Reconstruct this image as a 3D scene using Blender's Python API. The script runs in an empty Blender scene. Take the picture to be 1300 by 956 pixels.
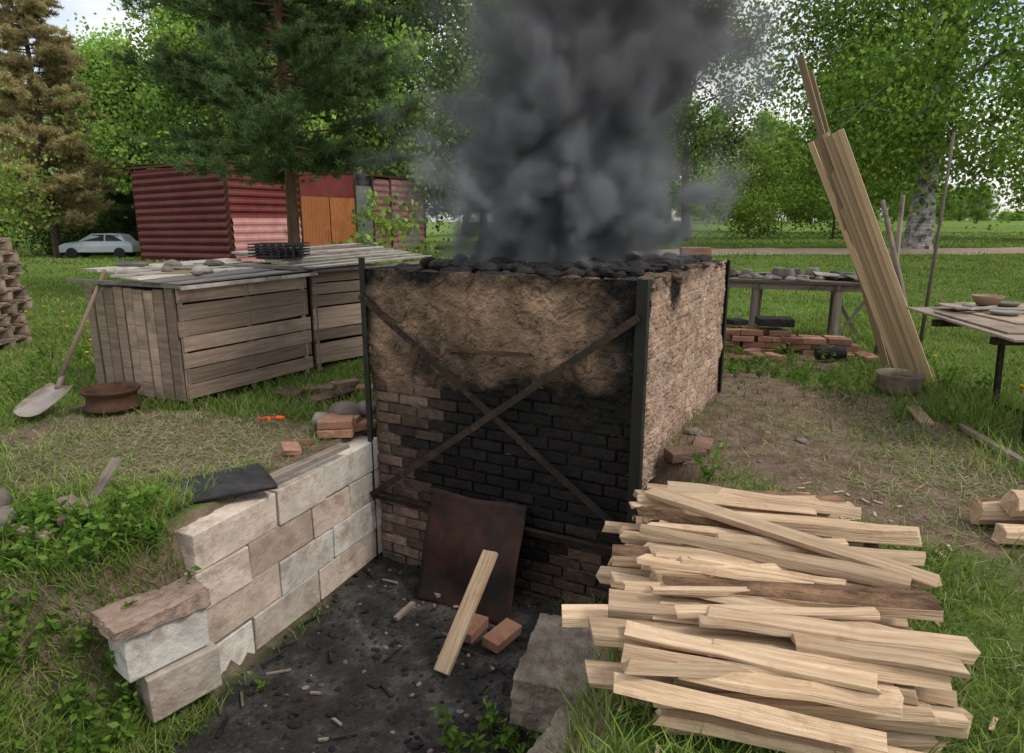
import bpy, math, random
import numpy as np
from mathutils import Vector, Matrix
random.seed(7); rng=np.random.default_rng(7)
scene=bpy.context.scene
R=math.radians
# ---------------------------------------------------------------- noise
def _h(i,j,k):
    n=(i.astype(np.int64)*374761393+j.astype(np.int64)*668265263+k.astype(np.int64)*2147483647)&0xffffffff
    n=((n^(n>>13))*1274126177)&0xffffffff
    return ((n^(n>>16))&0xffff)/65535.0
def vn(x,y,z=0.0):
    x,y,z=np.broadcast_arrays(np.asarray(x,float),np.asarray(y,float),np.asarray(z,float))
    xi=np.floor(x);yi=np.floor(y);zi=np.floor(z)
    fx=x-xi;fy=y-yi;fz=z-zi
    fx=fx*fx*(3-2*fx);fy=fy*fy*(3-2*fy);fz=fz*fz*(3-2*fz)
    r=0
    for a in(0,1):
        for b in(0,1):
            for c in(0,1):
                w=(fx if a else 1-fx)*(fy if b else 1-fy)*(fz if c else 1-fz)
                r=r+w*_h(xi+a,yi+b,zi+c)
    return r
def fbm(x,y,z=0.0,o=4):
    s=0;a=.5;t=0
    for i in range(o):
        s=s+a*vn(np.asarray(x)*2**i+17*i,np.asarray(y)*2**i+5*i,np.asarray(z)*2**i+9*i);t+=a;a*=.55
    return s/t
def ss(x,a,b):
    t=np.clip((np.asarray(x,float)-a)/(b-a),0,1);return t*t*(3-2*t)
# ---------------------------------------------------------------- mesh builder
class MB:
    def __init__(s): s.V=[];s.L=[];s.C=[];s.F=[];s.M=[];s.n=0
    def add(s,v,f,lc=None,col=None,m=0):
        v=np.asarray(v,float);f=np.asarray(f,np.int64)
        s.V.append(v);s.L.append(v if lc is None else np.asarray(lc,float))
        if col is None: col=np.full((len(v),3),rng.random())
        col=np.asarray(col,float)
        if col.ndim==1: col=np.tile(col,(len(v),1))
        s.C.append(col);s.F.append(f+s.n);s.M.append(m);s.n+=len(v)
    def addf(s,v,fl,lc=None,col=None,m=0):
        n0=s.n;s.add(v,fl[0],lc,col,m if not isinstance(m,list) else m[0])
        for i,f in enumerate(fl[1:]):
            s.F.append(np.asarray(f,np.int64)+n0);s.M.append(m if not isinstance(m,list) else m[i+1])
    def build(s,name,mats,parent=None,smooth=False,bevel=0,loc=None,rot=None):
        me=bpy.data.meshes.new(name)
        V=np.concatenate(s.V);n=len(V)
        me.vertices.add(n);me.vertices.foreach_set('co',V.astype(np.float32).ravel())
        loops=np.concatenate([f.ravel() for f in s.F])
        tot=np.concatenate([np.full(len(f),f.shape[1]) for f in s.F])
        mi=np.concatenate([np.full(len(f),m) for f,m in zip(s.F,s.M)])
        st=np.concatenate([[0],np.cumsum(tot)[:-1]])
        me.loops.add(len(loops));me.loops.foreach_set('vertex_index',loops.astype(np.int32))
        me.polygons.add(len(tot));me.polygons.foreach_set('loop_start',st.astype(np.int32))
        me.polygons.foreach_set('material_index',mi.astype(np.int32))
        me.polygons.foreach_set('use_smooth',np.full(len(tot),smooth))
        me.update(calc_edges=True)
        a=me.attributes.new('lc','FLOAT_VECTOR','POINT');a.data.foreach_set('vector',np.concatenate(s.L).astype(np.float32).ravel())
        c=np.ones((n,4),np.float32);c[:,:3]=np.concatenate(s.C)
        a=me.attributes.new('Col','FLOAT_COLOR','POINT');a.data.foreach_set('color',c.ravel())
        if not isinstance(mats,(list,tuple)): mats=[mats]
        for m in mats: me.materials.append(m)
        ob=bpy.data.objects.new(name,me);scene.collection.objects.link(ob)
        if parent: ob.parent=parent
        if loc is not None: ob.location=loc
        if rot is not None: ob.rotation_euler=rot
        if bevel:
            b=ob.modifiers.new('bev','BEVEL');b.width=bevel;b.segments=2;b.limit_method='ANGLE';b.angle_limit=R(40)
        return ob
    def beam(s,p0,p1,w,h,roll=0,jit=0.0,col=None,m=0,up=(0,0,1)):
        p0=np.array(p0,float);p1=np.array(p1,float);d=p1-p0;L=np.linalg.norm(d);d/=L
        up=np.array(up,float)
        if abs(d@up)>.95: up=np.array([0,1.0,0.0]) if abs(d[1])<.9 else np.array([1.0,0,0])
        a=np.cross(d,up);a/=np.linalg.norm(a);b=np.cross(a,d)
        c_,s_=math.cos(roll),math.sin(roll);a,b=a*c_+b*s_,-a*s_+b*c_
        v=[];lc=[];o=rng.random(3)*20
        for t,p in((0,p0),(1,p1)):
            for sa,sb in((-1,-1),(1,-1),(1,1),(-1,1)):
                v.append(p+a*sa*w/2+b*sb*h/2+(rng.random(3)-.5)*jit);lc.append(o+np.array([t*L,sa*w/2,sb*h/2]))
        s.add(v,[[0,1,2,3],[7,6,5,4],[0,4,5,1],[1,5,6,2],[2,6,7,3],[3,7,4,0]],lc,col,m)
    def box(s,c,size,yaw=0,tilt=(0,0),jit=0.0,col=None,m=0):
        M_=np.array(Matrix.Rotation(yaw,3,'Z')@Matrix.Rotation(tilt[0],3,'X')@Matrix.Rotation(tilt[1],3,'Y'))
        v=[];lc=[];o=rng.random(3)*20
        for z in(-1,1):
            for x,y in((-1,-1),(1,-1),(1,1),(-1,1)):
                l=np.array([x*size[0]/2,y*size[1]/2,z*size[2]/2]);lc.append(l+o)
                v.append(np.array(c)+M_@l+(rng.random(3)-.5)*jit)
        s.add(v,[[3,2,1,0],[4,5,6,7],[0,1,5,4],[1,2,6,5],[2,3,7,6],[3,0,4,7]],lc,col,m)
    def tube(s,pts,rad,n=8,col=None,m=0,cap=True):
        pts=np.array(pts,float);k=len(pts);v=[];lc=[];o=rng.random(3)*9;Lc=0
        rad=np.broadcast_to(np.array(rad,float),(k,))
        ref=np.array([.3,.9,.31])
        for i in range(k):
            d=pts[min(i+1,k-1)]-pts[max(i-1,0)];d/=np.linalg.norm(d)+1e-9
            a=np.cross(d,ref);a/=np.linalg.norm(a)+1e-9;b=np.cross(d,a)
            if i: Lc+=np.linalg.norm(pts[i]-pts[i-1])
            for j in range(n):
                t=2*math.pi*j/n;v.append(pts[i]+rad[i]*(a*math.cos(t)+b*math.sin(t)))
                lc.append(o+[Lc,rad[i]*math.cos(t),rad[i]*math.sin(t)])
        q=[[i*n+j,i*n+(j+1)%n,(i+1)*n+(j+1)%n,(i+1)*n+j] for i in range(k-1) for j in range(n)]
        fl=[q]
        if cap: fl+=[[list(range(n))[::-1]],[[ (k-1)*n+j for j in range(n)]]]
        s.addf(v,fl,lc,col,m)
    def rev(s,c,prof,n=24,col=None,m=0,tilt=None,jit=0):
        v=[];k=len(prof)
        T=np.eye(3) if tilt is None else np.array(Matrix.Rotation(tilt[0],3,'X')@Matrix.Rotation(tilt[1],3,'Y'))
        for r,z in prof:
            for j in range(n):
                t=2*math.pi*j/n;v.append(np.array(c)+T@np.array([r*math.cos(t),r*math.sin(t),z])+(rng.random(3)-.5)*jit)
        q=[[i*n+j,i*n+(j+1)%n,(i+1)*n+(j+1)%n,(i+1)*n+j] for i in range(k-1) for j in range(n)]
        s.add(v,q,None,col,m)
    def lump(s,c,size,col=None,m=0,rough=.35):
        sd=rng.random(3)*50;v=ICO*1.0
        n=fbm(v[:,0]*1.3+sd[0],v[:,1]*1.3+sd[1],v[:,2]*1.3+sd[2],3)
        v=v*(1+rough*2*(n-.5))[:,None]
        a=rng.random()*6.28;M_=np.array([[math.cos(a),-math.sin(a),0],[math.sin(a),math.cos(a),0],[0,0,1]])
        v=(v*np.array(size))@M_.T+np.array(c)
        s.add(v,ICOF,v-np.array(c)+sd,col,m)
    def log(s,p0,p1,poly,col=None,m=0,bark=(),seg=6,wob=.006,mb=1):
        p0=np.array(p0,float);p1=np.array(p1,float);d=p1-p0;L=np.linalg.norm(d);d/=L
        a=np.cross(d,[0,0,1]);a/=np.linalg.norm(a);b=np.cross(a,d);k=len(poly);v=[];lc=[];o=rng.random(3)*20
        poly=np.array(poly);off=np.zeros(2);tw=rng.normal()*.25;tp=rng.normal()*.25
        for i in range(seg+1):
            t=i/seg;off=off+rng.normal(0,wob*.6,2);sc=1+tp*(t-.5);an=tw*(t-.5)
            for j in range(k):
                q=poly[j]*sc+rng.normal(0,wob*.45,2);q=np.array([q[0]*math.cos(an)-q[1]*math.sin(an),q[0]*math.sin(an)+q[1]*math.cos(an)])+off
                e=(rng.normal()*.010) if i in(0,seg) else 0
                v.append(p0+d*(t*L+e)+a*q[0]+b*q[1]);lc.append(o+[t*L,poly[j][0],poly[j][1]])
        q0=[];q1=[]
        for i in range(seg):
            for j in range(k):
                f=[i*k+j,(i+1)*k+j,(i+1)*k+(j+1)%k,i*k+(j+1)%k];(q1 if j in bark else q0).append(f)
        fl=[q0,[list(range(k))],[[seg*k+j for j in range(k)][::-1]]];ml=[m,m,m]
        if q1: fl.append(q1);ml.append(mb)
        s.addf(v,fl,lc,col,ml)
import bmesh
_b=bmesh.new();bmesh.ops.create_icosphere(_b,subdivisions=2,radius=1);_b.verts.index_update()
ICO=np.array([v.co[:] for v in _b.verts]);ICOF=np.array([[v.index for v in f.verts] for f in _b.faces]);_b.free()
def empty(name,loc=(0,0,0),rz=0):
    e=bpy.data.objects.new(name,None);e.empty_display_size=.2;scene.collection.objects.link(e);e.location=loc;e.rotation_euler=(0,0,rz);return e
CL=bpy.data.textures.new('rough_clouds','CLOUDS');CL.noise_scale=.07;CL.noise_depth=4
def erode(ob,st,lv=5):
    sb=ob.modifiers.new('sub','SUBSURF');sb.subdivision_type='SIMPLE';sb.levels=lv;sb.render_levels=lv
    dm=ob.modifiers.new('disp','DISPLACE');dm.texture=CL;dm.strength=st;dm.mid_level=.5;dm.texture_coords='LOCAL'
    for p in ob.data.polygons:p.use_smooth=True
    return ob
# ---------------------------------------------------------------- materials
def base_mat(name):
    m=bpy.data.materials.new(name);m.use_nodes=True;nt=m.node_tree
    return m,nt,nt.nodes['Principled BSDF'],nt.nodes['Material Output']
def nd(nt,t,**k):
    n=nt.nodes.new(t)
    for a,b in k.items():
        if a.startswith('i_'): 
            key=a[2:];key=int(key) if key.isdigit() else key.replace('_',' ');n.inputs[key].default_value=b
        else: setattr(n,a,b)
    return n
def ramp(nt,src,pts):
    r=nt.nodes.new('ShaderNodeValToRGB');e=r.color_ramp.elements
    while len(e)<len(pts): e.new(.5)
    for i,(p,c) in enumerate(pts):
        e[i].position=p;e[i].color=tuple(c)+(1,) if isinstance(c,(tuple,list)) else (c,c,c,1)
    nt.links.new(src,r.inputs[0]);return r.outputs[0]
def mix(nt,fac,a,b,mode='MIX'):
    m=nt.nodes.new('ShaderNodeMix');m.data_type='RGBA';m.blend_type=mode
    for s,v in((0,fac),(6,a),(7,b)):
        if isinstance(v,bpy.types.NodeSocket): nt.links.new(v,m.inputs[s])
        elif isinstance(v,(int,float)): m.inputs[s].default_value=v if s==0 else (v,v,v,1)
        else: m.inputs[s].default_value=tuple(v)+(1,)
    return m.outputs[2]
def surf(name,c1,c2,scale=5,stretch=(1,1,1),coord='lc',rough=.85,bump=.3,bscale=40,metal=0,rgb=False,rv=.45,stain=None,stp=(.5,.62),sts=2.5,dist=.02,det=4):
    m,nt,b,o=base_mat(name);L=nt.links
    if coord=='lc': v=nd(nt,'ShaderNodeAttribute',attribute_name='lc').outputs['Vector']
    else: v=nd(nt,'ShaderNodeTexCoord').outputs['Object']
    mp=nd(nt,'ShaderNodeMapping');mp.inputs['Scale'].default_value=stretch;L.new(v,mp.inputs[0])
    n1=nd(nt,'ShaderNodeTexNoise',i_Scale=scale,i_Detail=det,i_Roughness=.65,i_Distortion=.4);L.new(mp.outputs[0],n1.inputs[0])
    col=ramp(nt,n1.outputs[0],[(.3,c1),(.7,c2)])
    at=nd(nt,'ShaderNodeAttribute',attribute_name='Col')
    if rgb: col=mix(nt,1,col,at.outputs['Color'],'MULTIPLY')
    else:
        f=ramp(nt,at.outputs['Fac'],[(0,1-rv),(1,1+rv*.4)]);col=mix(nt,1,col,f,'MULTIPLY')
    if stain:
        n3=nd(nt,'ShaderNodeTexNoise',i_Scale=sts,i_Detail=5,i_Roughness=.7);L.new(v,n3.inputs[0])
        col=mix(nt,ramp(nt,n3.outputs[0],[(stp[0],0.0),(stp[1],1.0)]),col,stain)
    L.new(col,b.inputs['Base Color']);b.inputs['Roughness'].default_value=rough;b.inputs['Metallic'].default_value=metal
    b.inputs['Specular IOR Level'].default_value=.25
    if bump>.06:
        n2=nd(nt,'ShaderNodeTexNoise',i_Scale=bscale,i_Detail=3,i_Roughness=.7);L.new(mp.outputs[0],n2.inputs[0])
        bp=nd(nt,'ShaderNodeBump',i_Strength=bump,i_Distance=dist);L.new(n2.outputs[0],bp.inputs['Height']);L.new(bp.outputs[0],b.inputs['Normal'])
    return m
def leafmat(name,tr=.4,rough=.55):
    m,nt,b,o=base_mat(name);L=nt.links
    nt.nodes.remove(b);at=nd(nt,'ShaderNodeAttribute',attribute_name='Col')
    b=nd(nt,'ShaderNodeBsdfDiffuse');L.new(at.outputs['Color'],b.inputs[0])
    t=nd(nt,'ShaderNodeBsdfTranslucent');L.new(at.outputs['Color'],t.inputs[0])
    mx=nd(nt,'ShaderNodeMixShader',i_0=tr);L.new(b.outputs[0],mx.inputs[1]);L.new(t.outputs[0],mx.inputs[2]);L.new(mx.outputs[0],o.inputs[0]);return m
WG=(1.0,26,26)
m_wood=surf('fresh_split_wood',(.44,.285,.165),(.74,.57,.395),2.2,WG,bump=.8,bscale=4,rv=.38,stain=(.33,.19,.10),stp=(.55,.80),sts=6,dist=.012)
m_board=surf('sawn_board',(.52,.36,.21),(.68,.51,.32),2,(.6,20,20),bump=.2,bscale=5,rv=.45,dist=.005)
m_pallet=surf('pallet_wood',(.24,.165,.12),(.47,.36,.28),2.2,(1,18,18),bump=.5,bscale=5,rv=.55,stain=(.17,.13,.105),stp=(.5,.75),sts=3,dist=.008)
m_greywood=surf('weathered_wood',(.16,.13,.105),(.31,.26,.21),2.2,(1,18,18),bump=.5,bscale=5,rv=.5,stain=(.08,.065,.05),stp=(.52,.7),dist=.008)
m_bark=surf('bark',(.06,.035,.022),(.34,.20,.115),7,(1,3,3),bump=1,bscale=20,rv=.4,dist=.02)
m_brick=surf('brick',(.28,.13,.08),(.42,.22,.14),12,bump=.5,bscale=50,rv=.5,stain=(.20,.14,.11),stp=(.45,.68),sts=9,dist=.01)
m_kclay=surf('kiln_clay',(.5,.5,.5),(1.25,1.2,1.15),9,coord='obj',bump=1,bscale=22,rgb=True,dist=.06,rough=.95,det=6)
m_kbrick=surf('kiln_brick',(.5,.5,.5),(1.2,1.15,1.1),14,coord='obj',bump=1,bscale=40,rgb=True,dist=.02,rough=.93)
m_mortar=surf('kiln_mortar',(.04,.033,.027),(.20,.15,.115),5,coord='obj',bump=.8,bscale=40,rough=.95)
m_char=surf('charred',(.008,.008,.009),(.045,.04,.038),8,bump=.8,bscale=30,rough=.8)
m_iron=surf('sooty_angle_iron',(.016,.015,.014),(.06,.043,.033),9,bump=.3,bscale=60,rough=.6,metal=.2,stain=(.11,.055,.03),stp=(.54,.66),sts=12,dist=.004)
m_green=surf('green_painted_iron',(.010,.026,.020),(.022,.054,.040),8,bump=.2,rough=.6,stain=(.018,.015,.013),stp=(.36,.52),sts=7,dist=.004)
m_rust=surf('rusty_sheet',(.03,.015,.012),(.085,.035,.024),5,bump=.3,bscale=50,rough=.65,metal=.2,stain=(.014,.012,.012),stp=(.42,.6),sts=3,dist=.004)
m_rust2=surf('rusty_steel',(.05,.026,.016),(.13,.065,.038),8,bump=.3,bscale=50,rough=.8,metal=.1,dist=.004)
m_block=surf('limewashed_block',(.72,.72,.72),(1.15,1.13,1.1),5,bump=.8,bscale=20,rough=.92,rgb=True,stain=(.27,.19,.14),stp=(.5,.72),sts=4.5,dist=.014)
m_conc=surf('concrete',(.2,.17,.14),(.38,.32,.26),7,bump=.9,bscale=26,rough=.93,rv=.3,stain=(.13,.10,.08),stp=(.45,.65),sts=6,dist=.02)
m_stone=surf('field_stone',(.12,.10,.09),(.27,.23,.195),5,bump=.5,bscale=30,rough=.85,rv=.4,dist=.01)
m_roof=surf('weathered_sheet',(.24,.22,.20),(.46,.42,.38),4,(1,8,1),bump=.4,bscale=18,rv=.6,stain=(.12,.10,.085),stp=(.5,.68),sts=3,dist=.01)
m_rubber=surf('rubber',(.014,.014,.016),(.05,.048,.05),7,bump=.4,bscale=50,rough=.65,dist=.006)
m_pot=surf('grey_pottery',(.12,.11,.10),(.30,.28,.25),7,bump=.1,rough=.6,rv=.6)
m_red=surf('red_corrugated_metal',(.15,.028,.034),(.24,.058,.06),1.2,(1,1,1),bump=.05,rough=.5,metal=.1,stain=(.12,.05,.04),stp=(.52,.7),sts=1.2)
m_pink=surf('faded_pink_metal',(.36,.15,.16),(.50,.27,.26),1.5,bump=.05,rough=.55,stain=(.28,.10,.08),stp=(.55,.7),sts=1.5)
m_orange=surf('orange_door',(.34,.12,.045),(.46,.18,.065),2,bump=.05,rough=.6,rv=.3,stain=(.24,.09,.05),stp=(.55,.7),sts=2)
m_greym=surf('grey_metal',(.16,.17,.18),(.28,.29,.30),2,bump=.05,rough=.5)
m_birch=surf('birch_bark',(.12,.11,.10),(.46,.44,.41),3,(5,1,1),bump=.5,bscale=12,rv=.2,stain=(.06,.055,.05),stp=(.5,.6),sts=4)
m_trunk=surf('tree_bark',(.05,.038,.03),(.16,.12,.09),5,(1,4,4),bump=.05,bscale=14)
m_pinetrunk=surf('pine_bark',(.10,.06,.04),(.24,.14,.09),5,(1,4,4),bump=.8,bscale=14)
m_leaf=leafmat('foliage',.45);m_grass=leafmat('grass_blades',.3);m_hay=leafmat('dry_cut_grass',.2,.8)
m_plast=surf('orange_plastic',(.6,.09,.02),(.7,.12,.03),3,bump=.05,rough=.4)
# ---------------------------------------------------------------- terrain
PIT=np.array([(-1.02,4.86),(.80,3.85),(.60,3.55),(.38,3.0),(.08,2.45),(-.1,1.7),(-.5,1.1),(-1.5,1.2),(-1.80,2.2),(-1.66,3.2)])
def pit_sd(x,y):
    x=np.asarray(x,float);y=np.asarray(y,float)
    d=np.full(x.shape,1e9);ins=np.zeros(x.shape,bool);n=len(PIT)
    for i in range(n):
        ax,ay=PIT[i];bx,by=PIT[(i+1)%n];ex,ey=bx-ax,by-ay
        t=np.clip(((x-ax)*ex+(y-ay)*ey)/(ex*ex+ey*ey),0,1)
        d=np.minimum(d,np.hypot(x-ax-t*ex,y-ay-t*ey))
        c=((ay>y)!=(by>y))&(x<(bx-ax)*(y-ay)/((by-ay) if by!=ay else 1e-9)+ax);ins^=c
    return np.where(ins,-d,d)
def path_y(x):
    t=(np.asarray(x,float)-1)/40;return 19.2+7.5*t**3+.6*np.sin(t*5)
def H(x,y,fine=True):
    x=np.asarray(x,float);y=np.asarray(y,float)
    z=.05*(vn(x*.6,y*.6)-.5)+.03*(vn(x*2.1+5,y*2.1)-.5)
    if fine: z=z+.02*(fbm(x*6,y*6,3.1,3)-.5)
    side=ss(x,-3,5)
    z=z+side*(ss(y,8,21)*.66+ss(y,21,120)*.75)
    z=z-ss(y,25,45)*1.0*ss(-x,6,20)+ss(y,70,140)*1.2*ss(-x,6,20)
    z=z+(fbm(x*.09,y*.09,7,2)-.5)*.25*ss(y,12,30)
    d=pit_sd(x,y)
    w=.14+.26*ss(x,-.3,.3)+.95*(1-ss(y,2.7,3.2))*(1-ss(x,-.4,.2))
    p=1-ss(d/w+0.02*(fbm(x*5,y*5,1,2)-.5),0.0,1)
    dep=-1.04+.05*(fbm(x*3,y*3,8,4)-.5)+.1*ss(x,.0,.6)
    z=z-.06*ss(-x,.8,1.5)*(1-ss(y,6,8))
    z=z-.42*ss(-x,1.2,1.9)*(1-ss(y,2.2,3.5))
    return z*(1-p)+dep*p
def axis(segs):
    o=[]
    for a,b,s in segs: o+=list(np.arange(a,b,s))
    return np.array(o+[segs[-1][1]])
gx=axis([(-600,-100,50),(-100,-30,6),(-30,-8,1),(-8,-4.5,.2),(-4.5,5,.055),(5,9,.25),(9,40,1),(40,120,8),(120,600,60)])
gy=axis([(-40,-4,6),(-4,1,.5),(1,8,.055),(8,14,.25),(14,50,1),(50,130,8),(130,900,70)])
GX,GY=np.meshgrid(gx,gy);GZ=H(GX,GY)
def dirt_mask(x,y):
    d=1.45-np.hypot((x-1.9)/1.2,(y-5.1)/1.9)
    d=np.maximum(d,1.1-np.hypot((x-.9)/.8,(y-3.3)/1.3))
    d=np.maximum(d,.9-np.hypot((x+2.1)/1.6,(y-4.7)/1.1))
    d=np.maximum(d,.9-np.hypot((x+2.8)/1.1,(y-3.2)/.8))
    d=np.maximum(d,.9-np.hypot((x-3.1)/1.2,(y-7.3)/.9))
    d=np.maximum(d,.8-np.hypot((x+3.3)/1.3,(y-5.0)/.9))
    return ss(d+(fbm(x*2.2,y*2.2,4,4)-.5)*1.6,.05,.6)
def soot_mask(x,y):
    return ss(.22-pit_sd(x,y)+.3*(fbm(x*3,y*3,2,3)-.5),0,.35)
def hay_mask(x,y):
    d=1-np.hypot((x-3.0)/1.1,(y-3.8)/1.6);d=np.maximum(d,.9-np.hypot((x+2.3)/1.8,(y-4.4)/1.2))
    return ss(d+(fbm(x*2.5,y*2.5,14,3)-.5)*1.8,.1,.6)
b=MB();ny,nx=GX.shape
V=np.stack([GX.ravel(),GY.ravel(),GZ.ravel()],1);idx=np.arange(nx*ny).reshape(ny,nx)
F=np.stack([idx[:-1,:-1],idx[:-1,1:],idx[1:,1:],idx[1:,:-1]],-1).reshape(-1,4)
x_,y_=V[:,0],V[:,1]
e_=.06;slope=np.hypot(H(x_+e_,y_,False)-H(x_-e_,y_,False),H(x_,y_+e_,False)-H(x_,y_-e_,False))/(2*e_)
C=np.stack([(1-dirt_mask(x_,y_))*(1-.9*ss(slope,.6,1.2)),soot_mask(x_,y_)*(1-.7*ss(slope,.6,1.2)*(x_<-1.3)),hay_mask(x_,y_)*(1-ss(slope,.6,1.2))],1)
b.add(V,F,V,C)
m,nt,bs,o=base_mat('ground_soil_and_grass');L=nt.links
at=nd(nt,'ShaderNodeAttribute',attribute_name='Col');sp=nd(nt,'ShaderNodeSeparateColor');L.new(at.outputs['Color'],sp.inputs[0])
tc=nd(nt,'ShaderNodeTexCoord').outputs['Object']
def nz(s,d=6,r=.65):
    n=nd(nt,'ShaderNodeTexNoise',i_Scale=s,i_Detail=d,i_Roughness=r);L.new(tc,n.inputs[0]);return n.outputs[0]
n6=nz(6,6,.75);n30=nz(30,4,.8)
dirt=ramp(nt,n6,[(.3,(.13,.088,.062)),(.5,(.26,.185,.135)),(.72,(.42,.325,.25))])
gr=ramp(nt,nz(3,5),[(.3,(.075,.12,.028)),(.55,(.125,.20,.04)),(.75,(.21,.25,.07))])
gr=mix(nt,ramp(nt,nz(.12,2),[(.4,0.0),(.65,.5)]),gr,(.21,.33,.06))
hay=ramp(nt,n30,[(.35,(.10,.095,.045)),(.5,(.20,.165,.10)),(.62,(.36,.31,.20))])
soot=ramp(nt,nz(4,7,.78),[(.3,(.024,.023,.023)),(.5,(.065,.060,.057)),(.62,(.14,.13,.125)),(.76,(.34,.32,.31))])
c=mix(nt,sp.outputs[0],dirt,gr);c=mix(nt,sp.outputs[2],c,hay);c=mix(nt,sp.outputs[1],c,soot)
L.new(c,bs.inputs['Base Color']);bs.inputs['Roughness'].default_value=.95;bs.inputs['Specular IOR Level'].default_value=.1
bp=nd(nt,'ShaderNodeBump',i_Strength=1,i_Distance=.06);L.new(n30,bp.inputs['Height']);L.new(bp.outputs[0],bs.inputs['Normal'])
b.build('ground',m,smooth=True)
b=MB();n=80;v=[];f=[]
for i in range(n):
    t=i/(n-1);x=1+t*40;y=float(path_y(x))
    for k,w in enumerate((-1,-.33,.33,1)):
        yy=y+w*(1.3+.15*math.sin(i*1.7));v.append((x,yy,float(H(x,yy))+(.05 if abs(w)<.9 else -.03)))
f=[[i*4+k,(i+1)*4+k,(i+1)*4+k+1,i*4+k+1] for i in range(n-1) for k in range(3)]
b.add(v,f);b.build('dirt_path',surf('path_soil',(.30,.22,.16),(.44,.35,.27),3,coord='obj',bump=.5),smooth=True)
# ---------------------------------------------------------------- grass
def blades(P,h,w,col,lay=.5,jt=.25):
    N=len(P);a=rng.random(N)*2*np.pi;ba=rng.random(N)*2*np.pi
    side=np.stack([np.cos(a),np.sin(a),np.zeros(N)],1)*(w/2)[:,None]
    bd=np.stack([np.cos(ba),np.sin(ba),np.zeros(N)],1)
    ly=lay*(.4+rng.random(N));hz=h*np.sqrt(np.clip(1-ly**2*.6,.05,1))
    mid=P+bd*(h*ly*.3)[:,None];mid[:,2]+=hz*.55
    tip=P+bd*(h*ly)[:,None];tip[:,2]+=hz
    V=np.stack([P-side,P+side,mid+side*.8,mid-side*.8,tip+side*.12,tip-side*.12],1).reshape(-1,3)
    i=np.arange(N)[:,None]*6
    F=np.concatenate([i+[0,1,2,3],i+[3,2,4,5]],0)
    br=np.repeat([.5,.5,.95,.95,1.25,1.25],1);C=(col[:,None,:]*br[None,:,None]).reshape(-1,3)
    return V,F,C
def gcol(n,x,y,dry=.15):
    t=rng.random(n)[:,None];c=np.array([.11,.19,.033])*(1-t)+np.array([.25,.385,.075])*t
    p=fbm(x*.8,y*.8,20,3)[:,None];c=c*(.62+.8*p)
    yl=ss(fbm(x*.5,y*.5,44,3),.45,.65)[:,None];c=c*(1-yl*.35)+np.array([.24,.30,.08])*yl*.35
    d=rng.random(n)<dry;c[d]=np.array([.38,.33,.19])*(.6+.6*rng.random((d.sum(),1)))
    return c
def inkiln(x,y,mrg=.03):
    dx=x+.999;dy=y-4.777;lx=dx*.883-dy*.469;ly=dx*.469+dy*.883
    return (lx>-mrg)&(lx<1.976+mrg)&(ly>-mrg)&(ly<2.29+mrg)
def inwall(x,y):
    dx=x+1.66;dy=y-3.21;lx=dx*.387+dy*.922;ly=-dx*.922+dy*.387
    return (lx>-.03)&(lx<1.75)&(ly>-.05)&(ly<.22)
def visible(x,y,m=.6): return np.abs(x)<y*.80+m
b=MB()
def scatter(n,x0,x1,y0,y1,h0,h1,w,thin=1.0,lay=.5,bx=None):
    x=rng.uniform(x0,x1,n);y=rng.uniform(y0,y1,n)
    g=(1-dirt_mask(x,y)*.90)*(1-soot_mask(x,y))*(1-.5*hay_mask(x,y))*np.clip(.1+1.5*fbm(x*1.4,y*1.4,33,3),.1,1)
    k=visible(x,y)&(rng.random(n)<g*thin)&~inkiln(x,y)&~inwall(x,y)&~((np.abs(y-path_y(x))<1.2)&(x>1))
    x,y=x[k],y[k];n=len(x);hh=(h0+(h1-h0)*rng.random(n)**2)*(.4+1.2*fbm(x*1.1,y*1.1,60,3))
    tall=ss(1.1-np.hypot((x-3.6)/1.2,(y-4.0)/1.7),0,.5)*.9+ss(1-np.hypot((x+2.7)/.8,(y-2.6)/.7),0,.5)*.5
    hh=hh*(1+tall)
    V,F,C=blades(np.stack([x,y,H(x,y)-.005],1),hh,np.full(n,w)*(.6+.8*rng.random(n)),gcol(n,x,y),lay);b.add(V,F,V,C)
scatter(170000,-4.5,5,1.2,5.5,.04,.13,.006,lay=.7)
scatter(40000,-3,-1.6,1.6,3.5,.05,.16,.007,lay=.7)
scatter(120000,-7.5,8,5.5,10,.04,.12,.010,lay=.7)
scatter(70000,-16,16,10,22,.05,.13,.02)
scatter(30000,-30,34,22,45,.06,.14,.05)
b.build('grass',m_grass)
b=MB();n=90000;x=rng.uniform(-4,4.6,n);y=rng.uniform(2,7.5,n)
k=(rng.random(n)<hay_mask(x,y)*.9+.08)&(soot_mask(x,y)<.3)&~inkiln(x,y)&~inwall(x,y);x,y=x[k],y[k];n=len(x)
t=rng.random((n,1));c=np.array([.44,.38,.24])*t+np.array([.16,.18,.08])*(1-t)
P=np.stack([x,y,H(x,y)+.004],1);a=rng.random(n)*6.28;ln=rng.uniform(.03,.12,n)
d=np.stack([np.cos(a),np.sin(a),rng.normal(0,.14,n)],1)*ln[:,None];s_=np.stack([-np.sin(a),np.cos(a),np.zeros(n)],1)*.0018
up=np.zeros((n,3));up[:,2]=rng.random(n)*.025
V=np.stack([P-s_,P+s_,P+d+s_+up,P+d-s_+up],1).reshape(-1,3);F=np.arange(n*4).reshape(-1,4)
b.add(V,F,V,np.repeat(c,4,0));b.build('cut_hay',m_hay)
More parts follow.
